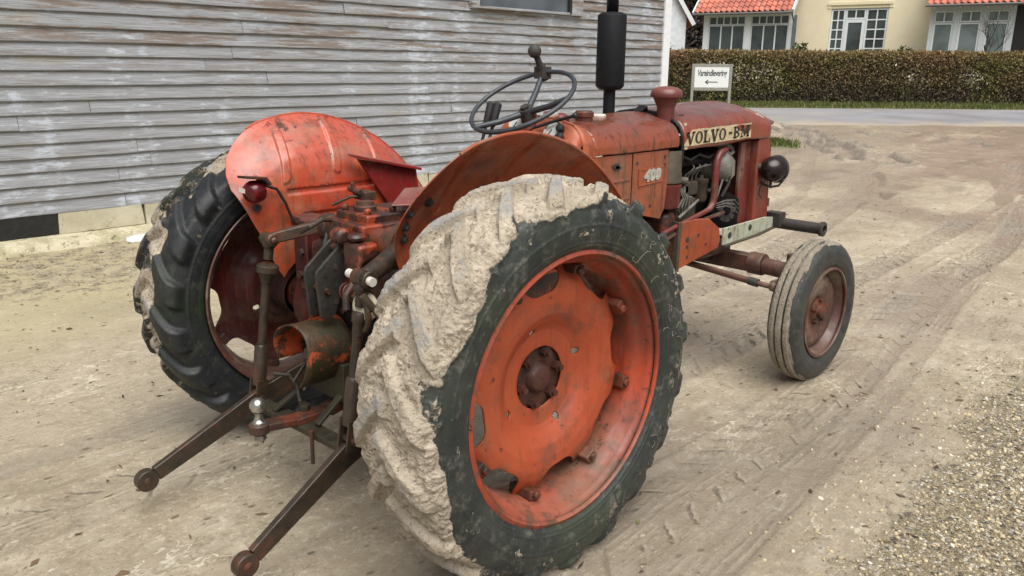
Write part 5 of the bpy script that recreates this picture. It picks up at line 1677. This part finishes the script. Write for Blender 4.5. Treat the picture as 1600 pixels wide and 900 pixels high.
mb = MB(); mb.box((1.45, YC, .93), (.02, .40, .42)); mb.build('firewall', 'engine_black', tractor, smooth=0)

# ------------------------------------------------------------------ frame and front axle
mb = MB()
mb.prism([(1.49, -.305, .590), (1.49, -.305, .815), (1.62, -.305, .818), (1.74, -.305, .805), (1.84, -.305, .745), (1.855, -.305, .68), (1.84, -.305, .645)], (0, .014, 0))
fp = mb.build('frame_plate', 'paint_orange', tractor, bevel=.003)
mb = MB(); mb.box((1.482, -.25, .70), (.02, .12, .24)); mb.build('frame_flange', 'khaki_metal', fp, bevel=.003)
for x, z, r_b in ((1.555, .725, .014), (1.65, .735, .009), (1.72, .68, .008), (1.56, .64, .009), (1.555, .69, .010)):
    MB().cyl((x, -.304, z), (x, -.3065, z), r_b, seg=12).build('bolt', 'dark_iron', fp)
mb = MB(); mb.box((.95, YC, .70), (1.10, .30, .26)).box((1.45, YC, .72), (.1, .44, .30)); mb.build('clutch_housing', 'greasy_iron', tractor, bevel=.03)
mb = MB()
mb.prism([(1.865, -.318, .655), (1.865, -.318, .742), (2.28, -.318, .750), (2.40, -.318, .735), (2.40, -.318, .690), (2.20, -.318, .668)], (0, .012, 0))
bm_ = mb.build('bumper_bracket', 'paint_pale_green', tractor, bevel=.002)
mb = MB(); mb.prism([(1.865, -.333, .655), (2.20, -.333, .668), (2.40, -.333, .690), (2.40, -.333, .682), (2.20, -.333, .660), (1.865, -.333, .647)], (0, .06, 0)); mb.build('bracket_flange', 'khaki_metal', bm_, smooth=0)
for x, z in ((1.92, .70), (2.12, .715)): MB().cyl((x, -.3175, z), (x, -.321, z), .016, seg=12).build('bolt', 'dark_iron', bm_)
mb = MB(); mb.box((2.40, -.31, .725), (.07, .09, .075)); mb.cyl((2.43, YC, .70), (2.43, -.565, .70), .031, seg=20); mb.lathe([(0, .031), (.001, .039), (.018, .040), (.022, .032), (.022, .022), (.01, .02)], (2.43, -.56, .70), (0, -1, 0), 20)
mb.build('bumper_tube', 'dark_iron', tractor, smooth=35)
mb = MB(); mb.cyl((2.43, YC, .70), (2.43, .44, .70), .031, seg=20); mb.prism([(1.865, .20, .655), (1.865, .20, .742), (2.40, .20, .735), (2.40, .20, .690)], (0, .012, 0)); mb.build('bumper_tube', 'dark_iron', tractor, smooth=35)
mb = MB(); mb.box((1.95, YC, .615), (.30, .34, .08)).box((2.05, YC, .56), (.14, .20, .08)); mb.build('axle_bracket', 'paint_brown', tractor, bevel=.01)
mb = MB()
mb.bar((2.08, .40, .54), (2.08, -.40, .54), .075, .085)
mb.cyl((2.08, -.36, .54), (2.08, -.44, .54), .058, seg=16)
mb.cyl((2.08, -.44, .535), (2.08, -.56, .53), .043, seg=16)
mb.cyl((2.09, -.585, .62), (2.09, -.585, .34), .030, seg=14).cyl((2.093, -.585, .37), (2.093, -.74, .356), .032, seg=14)
mb.cyl((2.09, .49, .62), (2.09, .49, .34), .030, seg=14).cyl((2.093, .49, .37), (2.093, .63, .356), .032, seg=14).cyl((2.08, .38, .535), (2.09, .50, .53), .043, seg=14)
fa = mb.build('front_axle', 'paint_brown', tractor, smooth=35, bevel=.004)
mb = MB()
mb.tube([(1.84, .0, .548), (1.84, -.535, .505)], .017, 12).tube([(1.84, -.535, .505), (1.845, -.60, .50)], .013, 10).ball((1.85, -.615, .50), .024, 12, 8)
mb.bar((1.85, -.615, .515), (2.08, -.60, .50), .035, .022)
mb.tube([(1.84, .0, .548), (1.84, .52, .505)], .017, 12)
mb.build('tie_rod', 'paint_brown', fa)
mb = MB(); mb.cyl((1.84, -.49, .509), (1.84, -.54, .505), .021, seg=12); mb.build('rod_clamp', 'dark_iron', fa)
mb = MB(); mb.box((2.06, -.585, .47), (.10, .06, .12)).cyl((2.02, -.60, .44), (2.02, -.60, .53), .018, seg=10); mb.build('steering_knuckle', 'rusty_iron', fa, bevel=.008)

# ------------------------------------------------------------------ steering wheel, dash and levers
sc = Vector((.72, -.01, 1.38)); tau = R(31); SR = .226
e1 = Vector((0, 1, 0)); e2 = Vector((math.cos(tau), 0, math.sin(tau))); nn = Vector((-math.sin(tau), 0, math.cos(tau)))
def sw(a, r=SR, d=0.0):
    return sc + (e1 * math.cos(a) + e2 * math.sin(a)) * r + nn * d
mb = MB()
pts = [sw(2 * PI * i / 72) for i in range(72)]
V_ = []
for i in range(72):
    a = 2 * PI * i / 72
    for j in range(12):
        b = 2 * PI * j / 12
        V_.append(sw(a, SR + .0098 * math.cos(b), .0098 * math.sin(b)))
mb.grid(np.array([tuple(v) for v in V_]).reshape(72, 12, 3), True, True)
stw = mb.build('steering_wheel', 'steering_plastic', tractor, smooth=60)
mb = MB()
hub = sc - nn * .055
for a in (R(74), R(172), R(296)):
    mb.tube([hub, hub.lerp(sw(a), .55) - nn * .006, sw(a)], [.014, .0125, .011], 10)
mb.build('spokes', 'steering_plastic', stw)
mb = MB(); mb.cyl(hub - nn * .03, hub + nn * .02, .036, .030, 20).cyl(hub + nn * .02, hub + nn * .032, .020, seg=6); mb.build('hub', 'dark_iron', stw)
mb = MB()
pk = sw(R(74)); 
mb.cyl(pk - nn * .030, pk + nn * .034, .024, .022, 14).box(pk, (.055, .05, .05))
mb.tube([pk + nn * .03, pk + nn * .075], [.015, .013], 10)
mb.ball(pk + nn * .102, .029, 20, 14)
mb.build('spinner_knob', 'dark_iron', stw, smooth=40)
mb = MB(); mb.tube([hub - nn * .03, hub - nn * .22], .022, 14); mb.build('steering_column', 'dark_iron', tractor)
# dash panel: arched plate, tilted back
Gd = []
for f in np.linspace(0, 1, 12):
    row = []
    for y, z in sec(.242, 1.06, 1.19, 1.262, 1.290):
        zz = 1.08 + (z - 1.08) * f if z > 1.08 else z
        yy = YC + (y - YC) * (1.0)
        row.append((.70 + .14 * (zz - 1.08) / .2 - .0, yy, zz))
    Gd.append(row)
arch = sec(.240, 1.06, 1.212, 1.288, 1.318)
mb = MB()
ys = np.linspace(YC - .238, YC + .238, 33)
up_ = np.array([[y, z] for y, z in arch])
ztop = np.interp(ys, up_[:, 0], up_[:, 1])
rows = []
for f in np.linspace(0, 1, 16):
    rows.append([(.655 + .115 * f ** 1.3, y, 1.06 + (zt__ - 1.06) * f) for y, zt__ in zip(ys, ztop)])
mb.grid(rows)
dash = mb.build('dash_panel', 'paint_orange', tractor, smooth=50, solid=.006)
mb = MB()   # binnacle skin between the dash and the tank cowl
ro = []
for x, f_ in ((.770, 0.0), (.80, .25), (.825, .8), (.850, 1.0)):
    ro.append([(x, y * (1 - f_) + y2 * f_, (z + .004) * (1 - f_) + (max(z2, 1.17) + .002) * f_) for (y, z), (y2, z2) in zip(arch, sec(.242, 1.06, 1.205, 1.268, 1.302))])
mb.grid(ro); mb.build('dash_hood', 'paint_orange', tractor, smooth=60, solid=.005)
dn_ = Vector((-.86, 0, .51)).normalized()
def dash_pt(y, z):
    f = (z - 1.06) / (float(np.interp(y, up_[:, 0], up_[:, 1])) - 1.06)
    return Vector((.655 + .115 * f ** 1.3, y, z))
def dial(y, z, r, name='gauge'):
    c = dash_pt(y, z)
    mb = MB(); mb.lathe([(-.004, r * 1.1), (.010, r * 1.12), (.016, r * 1.05), (.013, r * .9)], c, dn_, 28); g = mb.build(name, 'gauge_ring', dash)
    mb = MB(); mb.lathe([(.0125, r * .92), (.0126, .001)], c, dn_, 28); mb.build('gauge_face', 'gauge_face', g)
    mb = MB(); s = dn_.cross(Vector((0, 1, 0))).normalized(); mb.bar(c + dn_ * .014, c + dn_ * .014 + s * r * .6 + Vector((0, r * .25, 0)), .004, .002, up=dn_); mb.build('gauge_needle', 'decal_black', g)
dial(-.165, 1.266, .038); dial(.045, 1.285, .040)
for y, z in ((-.222, 1.238), (-.208, 1.270), (.0, 1.20), (-.09, 1.20)):
    c = dash_pt(y, z); mb = MB(); mb.lathe([(0, .010), (.012, .010), (.014, .017), (.030, .016), (.034, .008), (.0345, .001)], c, dn_, 14); mb.build('switch_knob', 'handle_black', dash)
c = dash_pt(-.03, 1.285); mb = MB(); mb.lathe([(0, .035), (.012, .034), (.014, .001)], c, dn_, 20); mb.build('indicator', 'paint_red', dash)
mb = MB(); mb.ball((.86, -.10, 1.305), .035, 16, 10, (1, 1, .8)); mb.tube([(.82, -.02, 1.285), (.85, -.02, 1.325), (.87, -.07, 1.33)], .012, 8); mb.build('red_cap', 'paint_red', tractor)
mb = MB(); mb.tube([(.79, -.0, 1.29), (.81, -.05, 1.31), (.84, -.10, 1.33)], .018, 10); mb.build('filler_pipe', 'white_cap', tractor)
# hand throttle
mb = MB(); mb.tube([(.715, -.08, 1.275), (.735, -.18, 1.307), (.752, -.262, 1.330)], [.006, .0065, .007], 8); mb.ball((.754, -.268, 1.332), .012, 10, 8); mb.build('throttle_lever', 'handle_black', tractor)
# two hand levers with black grips
for i, (y, x) in enumerate(((.10, .640), (.075, .655))):
    b0 = Vector((x - .055, y, 1.18)); t0 = Vector((x + .008, y - .002, 1.372))
    mb = MB(); mb.tube([b0 - Vector((.02, 0, .25)), b0, b0.lerp(t0, .55)], .007, 8); lv = mb.build('hand_lever', 'dark_iron', tractor)
    mb = MB(); a_, b_ = b0.lerp(t0, .50), t0
    mb.tube([a_, a_.lerp(b_, .2), a_.lerp(b_, .6), a_.lerp(b_, .93), b_], [.010, .0155, .0175, .018, .010], 12); mb.build('grip', 'handle_black', lv)

# ------------------------------------------------------------------ transmission, rear axle and linkage
mb = MB()
mb.cyl((0, .66, AX), (0, -.72, AX), .085, seg=24).cyl((0, .40, AX), (0, .24, AX), .15, seg=24).cyl((0, -.52, AX), (0, -.36, AX), .15, seg=24)
mb.cyl((0, .24, AX), (0, .14, AX), .15, .2, seg=24).cyl((0, -.36, AX), (0, -.26, AX), .15, .2, seg=24)
mb.build('rear_axle', 'paint_dark_red', tractor, smooth=35)
mb = MB()
mb.box((.13, -.06, .64), (.70, .42, .42))
mb.box((.05, -.06, .87), (.56, .36, .10))
tm = mb.build('transmission_housing', 'greasy_iron', tractor, bevel=.03)
mb = MB()
mb.box((-.02, -.095, .955), (.40, .23, .10)).box((-.05, -.085, 1.012), (.26, .19, .04))
for x, y in ((-.16, -.02), (-.16, -.155), (-.06, -.16), (.05, -.16), (-.06, -.01)):
    mb.cyl((x, y, 1.03), (x, y, 1.052), .014, seg=6)
lc = mb.build('lift_cover', 'greasy_iron', tm, bevel=.014)
mb = MB(); mb.lathe([(1.03, .038), (1.045, .039), (1.05, .032), (1.062, .030), (1.064, .001)], (-.11, -.07, 0), (0, 0, 1), 18); mb.build('oil_filler', 'rusty_iron', lc)
# cross shaft with lift arms
mb = MB(); mb.cyl((-.16, .10, .955), (-.16, -.36, .955), .040, seg=20); mb.cyl((-.16, .02, .955), (-.16, .05, .955), .052, seg=20).cyl((-.16, -.29, .955), (-.16, -.35, .955), .058, seg=20)
mb.build('lift_shaft', 'rusty_iron', tm, smooth=35)
mb = MB(); mb.bar((-.155, .075, .970), (-.33, .195, .922), .040, .046, w2=.034, h2=.040); mb.cyl((-.16, .05, .957), (-.16, .105, .957), .050, seg=18); mb.cyl((-.335, .170, .918), (-.335, .240, .918), .024, seg=16); mb.cyl((-.335, .160, .918), (-.335, .250, .918), .012, seg=10)
mb.build('lift_arm', 'link_iron', tractor, smooth=35, bevel=.006)
mb = MB(); mb.tube([(-.155, -.35, .955), (-.20, -.375, .945), (-.37, -.435, .905)], [.036, .034, .028], 14); mb.cyl((-.375, -.40, .902), (-.375, -.47, .902), .028, seg=16)
mb.build('lift_arm', 'link_iron', tractor, smooth=35, bevel=.004)
# rocker plates for the top link
for i, y in enumerate((-.055, -.125)):
    poly = [(-.215, y, .935), (-.245, y, .945), (-.345, y, .862), (-.352, y, .845), (-.340, y, .70), (-.325, y, .69), (-.285, y, .70), (-.245, y, .80), (-.20, y, .90)]
    mb = MB(); mb.prism(poly, (0, .012, 0)); rp_ = mb.build('rocker_plate', 'rocker_iron', tractor, bevel=.002)
    for x, z in ((-.315, .845), (-.275, .865), (-.315, .79), (-.27, .80), (-.315, .735), (-.28, .745)):
        MB().cyl((x, y - .002, z), (x, y + .014, z), .010, seg=12).build('hole', 'khaki_metal' if (x + z) % .02 < .01 else 'dark_void', rp_)
mb = MB(); mb.cyl((-.235, -.03, .915), (-.235, -.15, .915), .014, seg=12).cyl((-.235, -.14, .915), (-.235, -.152, .915), .022, seg=6); mb.build('rocker_pin', 'rusty_iron', tm); MB().cyl((-.315, -.03, .79), (-.315, -.14, .79), .010, seg=10).build('rocker_pin', 'rusty_iron', tm)
mb = MB()   # control spring
pts = [(-.27 + .026 * math.cos(a), -.165 - .0032 * a, .79 + .026 * math.sin(a)) for a in np.linspace(0, 14 * PI, 110)]
mb.tube(pts, .004, 6); mb.build('control_spring', 'paint_dark_red', tm)
mb = MB(); mb.tube([(-.20, -.19, .90), (-.26, -.22, .84), (-.33, -.26, .80), (-.335, -.27, .76)], .012, 8); mb.build('control_rod', 'rusty_iron', tm); MB().tube([(-.22, .02, .90), (-.27, .03, .83), (-.275, .035, .74)], .008, 8).build('control_rod', 'rusty_iron', tm)
mb = MB(); mb.box((-.225, -.21, .895), (.09, .10, .12)).cyl((-.24, -.20, .96), (-.24, -.20, .985), .03, seg=12).cyl((-.255, -.10, .97), (-.255, -.16, .97), .028, seg=12); mb.build('control_valve', 'greasy_iron', tm, bevel=.012)
# pin with pale painted ends through the right arm clevis
mb = MB(); mb.cyl((-.38, -.405, .905), (-.38, -.455, .905), .026, seg=16).prism([(-.365, -.40, .925), (-.22, -.33, .935), (-.22, -.345, .945), (-.37, -.415, .935)], (0, -.008, .012)); mb.build('clevis', 'link_iron', tractor, smooth=35)
mb = MB(); mb.cyl((-.38, -.362, .907), (-.38, -.488, .901), .014, seg=14); mb.build('clevis_pin', 'white_cap', tractor)
# lift rods
def lift_rod(top, bot, lab, boss=1.0):
    t, b = Vector(top), Vector(bot)
    d = (b - t).normalized()
    mb = MB()
    mb.tube([t, t + d * .06], .017, 12).tube([t + d * .075, t + d * .085, t + d * .105, t + d * .115, t + d * .150], [.020, .040 * boss, .040 * boss, .030 * boss, .019], 14).tube([t + d * .12, b - d * .20], .0165, 12).tube([b - d * .21, b - d * .20, b - d * .05], [.020, .026, .024], 12)
    mb.ball(tuple(t), .027, 12, 8)
    for s in (-1, 1): mb.bar(b - d * .07 + Vector((0, s * .024, 0)), b + d * .035 + Vector((0, s * .024, 0)), .008, .045, up=(1, 0, 0))
    mb.cyl(b + Vector((0, -.04, 0)), b + Vector((0, .04, 0)), .012, seg=10)
    return mb.build('lift_rod', 'link_iron', tractor, smooth=35, label=lab)
lift_rod((-.335, .205, .905), (-.395, .262, .318), None)
lift_rod((-.38, -.43, .875), (-.43, -.395, .385), None, .6)
mb = MB(); fk_ = [(-.385 + .0, -.43 + .034 * math.cos(a), .79 + .05 * math.sin(a)) for a in np.linspace(0, 2 * PI, 20)]; mb.tube(fk_, .010, 8); mb.build('fork', 'link_iron', tractor)
mb = MB(); mb.tube([(-.40, -.46, .86), (-.36, -.475, .80), (-.31, -.46, .74), (-.27, -.43, .70)], .011, 8); mb.build('stabiliser_rod', 'khaki_metal', tractor)
mb = MB(); mb.lathe([(-.014, .002), (-.010, .038), (.0, .046), (.010, .038), (.014, .002)], (-.375, -.435, .815), (-1, -.4, .2), 20); mb.build('mud_clod', 'plaster_slab', tractor)
# lower links with ball ends
def lower_link(p0, p1, p2):
    a, m, b = Vector(p0), Vector(p1), Vector(p2)
    mb = MB()
    mb.bar(a, m, .026, .078).bar(m - (m - a).normalized() * .01, b, .026, .078, w2=.024, h2=.052)
    mb.bar(m + Vector((.10, .018, -.012)), m.lerp(b, .35) + Vector((0, .018, -.034)), .012, .03)
    ob = mb.build('lower_link', 'link_iron', tractor, bevel=.003)
    d = (b - m).normalized(); e = b + d * .035
    mb = MB(); s = d.cross(Vector((0, 0, 1))).normalized()
    mb.cyl(e - s * .018, e + s * .018, .038, seg=24); mb.build('link_eye', 'link_iron', ob, bevel=.004)
    mb = MB(); mb.ball(tuple(e), .023, 18, 12); mb.build('link_ball', 'rusty_iron', ob)
    return ob
lower_link((.05, .215, .47), (-.40, .262, .305), (-.795, .255, .150))
lower_link((.05, -.335, .49), (-.40, -.375, .345), (-.775, -.405, .135))
# crossbar and drawbar with tow ball
mb = MB(); mb.bar((-.40, .235, .300), (-.40, -.35, .325), .060, .022); db = mb.build('crossbar', 'mossy_iron', tractor, bevel=.003)
mb = MB(); mb.bar((.0, -.055, .40), (-.30, -.055, .335), .07, .03).bar((-.29, -.055, .338), (-.43, -.055, .335), .065, .026).bar((-.42, -.055, .336), (-.535, -.055, .350), .06, .026); mb.cyl((-.555, -.055, .332), (-.555, -.055, .366), .035, seg=20)
mb.build('drawbar', 'rusty_iron', tractor, bevel=.004)
mb = MB(); mb.lathe([(.362, .026), (.370, .026), (.372, .020), (.382, .0135), (.398, .0125), (.406, .018)], (-.555, -.055, 0), (0, 0, 1), 24); mb.ball((-.555, -.055, .428), .0275, 24, 16); tb = mb.build('tow_ball', 'bare_steel', tractor, smooth=45)
MB().cyl((-.555, -.055, .332), (-.555, -.055, .296), .012, seg=12).cyl((-.555, -.055, .324), (-.555, -.055, .306), .020, seg=6).build('nut', 'bare_steel', tb)
mb = MB(); mb.cyl((-.44, -.19, .345), (-.44, -.185, .225), .007, seg=10); mb.build('drop_pin', 'rusty_iron', tractor)
mb = MB(); mb.box((-.27, -.06, .46), (.05, .22, .14)).bar((-.28, .06, .42), (-.42, .10, .32), .03, .012).bar((-.28, -.14, .42), (-.39, -.14, .335), .03, .012)
mb.tube([(-.40, .12, .45), (-.36, .08, .445), (-.345, .06, .41), (-.355, .03, .37), (-.36, .0, .34)], .008, 8); mb.tube([(-.30, .02, .53), (-.38, .02, .44)], .007, 8); mb.tube([(-.29, -.03, .50), (-.37, -.03, .42)], .007, 8)
mb.cyl((-.37, -.03, .34), (-.37, -.03, .37), .02, seg=8).cyl((-.36, .0, .34), (-.36, .0, .365), .015, seg=8)
mb.build('hitch_bracket', 'mossy_iron', tractor, bevel=.002)
# power take-off with its curved guard
n = 26
Gs = []
for x in np.linspace(-.235, -.42, 10):
    row = []
    for a in np.linspace(R(-62), R(200), n):
        wob = .004 * math.sin(a * 3 + x * 20)
        row.append((x + (.012 * math.sin(a * 2) if x < -.4 else 0), -.05 - (.105 + wob) * math.cos(a), .565 + (.108 + wob) * math.sin(a)))
    Gs.append(row)
sh_ = MB().grid(Gs).build('pto_guard', 'shield_iron', tractor, smooth=60, solid=.005)
mb = MB(); mb.cyl((-.22, -.05, .56), (-.36, -.05, .56), .020, seg=12).cyl((-.20, -.05, .56), (-.245, -.05, .56), .06, seg=20); mb.build('pto_shaft', 'dark_iron', tractor)
mb = MB(); mb.prism([(-.232, .04, .72), (-.232, -.25, .78), (-.232, -.28, .48), (-.232, -.24, .36), (-.232, .12, .36), (-.232, .10, .60)], (.02, 0, 0)); mb.box((.0, -.06, .40), (.44, .34, .10)); mb.build('rear_cover_dark_fill', 'engine_black', tractor, bevel=.008)  # cover plate; its lower part and the belly box are added for darkness
mb = MB(); mb.tube([(-.255, .0, .77), (-.285, .01, .76), (-.30, .02, .735), (-.29, .02, .70), (-.27, .0, .69)], .009, 8); mb.cyl((-.28, .01, .69), (-.28, .01, .60), .02, seg=12); mb.build('hook', 'paint_dark_red', tractor)
# chain hanging at the top link, cover bolts and hydraulic pipes
ch = empty('check_chain', (0, 0, 0), tractor)
for q_ in range(7):
    z0 = .80 - .026 * q_
    c_ = Vector((-.268 - .006 * q_, .012 + .004 * math.sin(q_ * 2), z0)); h_ = q_ % 2
    ring = [c_ + Vector((.009 * math.cos(a) * (1 - h_), .009 * math.cos(a) * h_, .017 * math.sin(a))) for a in np.linspace(0, 2 * PI, 15)]
    MB().tube(ring, .0032, 6, False).build('chain_link', 'rusty_iron', ch, fix=False)
for y_, z_ in ((.06, .66), (.06, .52), (.08, .40), (-.10, .70), (-.23, .72), (-.25, .60), (-.25, .50), (-.20, .40), (-.05, .385)):
    MB().cyl((-.231, y_, z_), (-.243, y_, z_), .012, seg=6).build('bolt', 'rusty_iron', tractor)
MB().tube([(.10, -.22, .99), (-.05, -.225, 1.0), (-.14, -.23, .985), (-.19, -.25, .93), (-.20, -.26, .82), (-.17, -.27, .70)], .009, 8).build('hydraulic_pipe', 'link_iron', tractor)
MB().tube([(.08, .06, 1.01), (-.08, .055, 1.015), (-.19, .03, .99), (-.235, .0, .92), (-.24, -.01, .83), (-.235, .02, .74)], .007, 8).build('hydraulic_pipe', 'dark_iron', tractor)
MB().tube([(-.20, -.02, 1.0), (-.26, -.03, 1.01), (-.30, -.02, .99), (-.31, .03, .965)], .008, 8).build('control_lever', 'link_iron', tractor)
MB().cyl((-.20, -.175, .925), (-.225, -.175, .925), .030, seg=16).cyl((-.225, -.175, .925), (-.24, -.175, .925), .014, seg=6).build('plug', 'rusty_iron', tractor)
MB().tube([(-.36, -.385, .36), (-.30, -.42, .42), (-.20, -.45, .50), (-.08, -.46, .56)], .010, 8).build('stabiliser_chain', 'rusty_iron', tractor)
# axle brackets that carry the fenders
mb = MB(); mb.box((-.10, .30, .80), (.10, .05, .30)).box((-.06, .38, .93), (.10, .14, .03)).box((-.155, .30, .80), (.012, .09, .24)); mb.build('fender_bracket', 'paint_dark_red', tractor, bevel=.006)
mb = MB(); mb.box((-.10, -.40, .86), (.10, .05, .30)); mb.box((-.06, -.41, 1.02), (.16, .05, .05)); mb.build('fender_bracket', 'greasy_iron', tractor, bevel=.006)
MB().cyl((-.172, .285, .83), (-.16, .285, .83), .016, seg=6).build('bolt', 'rusty_iron', tractor); MB().cyl((-.172, .30, .74), (-.16, .30, .74), .016, seg=6).build('bolt', 'rusty_iron', tractor)
# seat bracket stump
mb = MB()
mb.prism([(-.075, -.17, 1.050), (.035, -.105, 1.092), (.10, -.18, 1.10), (-.01, -.24, 1.055)], (0, 0, .007))
mb.bar((.0, -.16, 1.02), (.05, -.17, 1.082), .05, .03)
mb.build('seat_plate', 'paint_intake', tractor, bevel=.003)
mb = MB()
mb.cyl((-.06, .03, 1.075), (-.06, .10, 1.085), .012, seg=10).cyl((-.055, .065, 1.05), (-.07, .065, 1.11), .009, seg=8).tube([(-.02, .02, 1.06), (-.08, .06, 1.06), (-.14, .10, 1.03)], .006, 6).box((-.03, .04, 1.062), (.05, .06, .03))
mb.build('seat_bracket', 'rusty_iron', tractor, bevel=.003)
mb = MB(); mb.box((.45, -.06, .80), (.5, .5, .02)); mb.build('foot_plate', 'dark_iron', tractor)
mb = MB(); mb.box((.62, -.06, .98), (.30, .26, .42)); mb.build('gearbox_tower', 'paint_dark_red', tractor, bevel=.03)

# ================================================================== CAMERA AND LIGHT
cam = bpy.data.cameras.new('camera'); co = bpy.data.objects.new('camera', cam); COL.objects.link(co)
yaw, pitch, roll = .7878, .2666, .0083
f_ = Vector((math.cos(pitch) * math.cos(yaw), math.cos(pitch) * math.sin(yaw), -math.sin(pitch)))
r_ = Vector((math.sin(yaw), -math.cos(yaw), 0)); u_ = r_.cross(f_)
r2 = r_ * math.cos(roll) + u_ * math.sin(roll); u2 = -r_ * math.sin(roll) + u_ * math.cos(roll)
mx = Matrix((r2, u2, -f_)).transposed().to_4x4(); mx.translation = Vector((-1.696, -2.387, 1.509))
co.matrix_world = mx
cam.sensor_width = 36; cam.lens = 1256.6 / 1600 * 36
cam.clip_start = .02; cam.clip_end = 2000
scene.camera = co

SUN_EL, SUN_AZ = R(62), R(-118)     # direction towards the sun, azimuth from +x
w = bpy.data.worlds.new('World'); scene.world = w; w.use_nodes = True
nt = w.node_tree; nt.nodes.clear()
sky = nt.nodes.new('ShaderNodeTexSky'); sky.sky_type = 'NISHITA'; sky.sun_disc = False
sky.sun_elevation = SUN_EL; sky.sun_rotation = PI / 2 - SUN_AZ
sky.air_density = 1.0; sky.dust_density = 4.0; sky.ozone_density = 1.0
hs = nt.nodes.new('ShaderNodeHueSaturation'); hs.inputs['Saturation'].default_value = .30; hs.inputs['Value'].default_value = 1.1
bg = nt.nodes.new('ShaderNodeBackground'); bg.inputs['Strength'].default_value = .09
ow = nt.nodes.new('ShaderNodeOutputWorld')
nt.links.new(sky.outputs[0], hs.inputs['Color']); nt.links.new(hs.outputs[0], bg.inputs[0]); nt.links.new(bg.outputs[0], ow.inputs[0])
sl = bpy.data.lights.new('sun', 'SUN'); sl.energy = 4.5; sl.angle = R(62); sl.color = (1, .975, .94)
so = bpy.data.objects.new('sun', sl); COL.objects.link(so)
so.rotation_euler = Vector((math.cos(SUN_EL) * math.cos(SUN_AZ), math.cos(SUN_EL) * math.sin(SUN_AZ), math.sin(SUN_EL))).to_track_quat('Z', 'Y').to_euler()
scene.view_settings.view_transform = 'Standard'; scene.view_settings.look = 'None'; scene.view_settings.exposure = 0
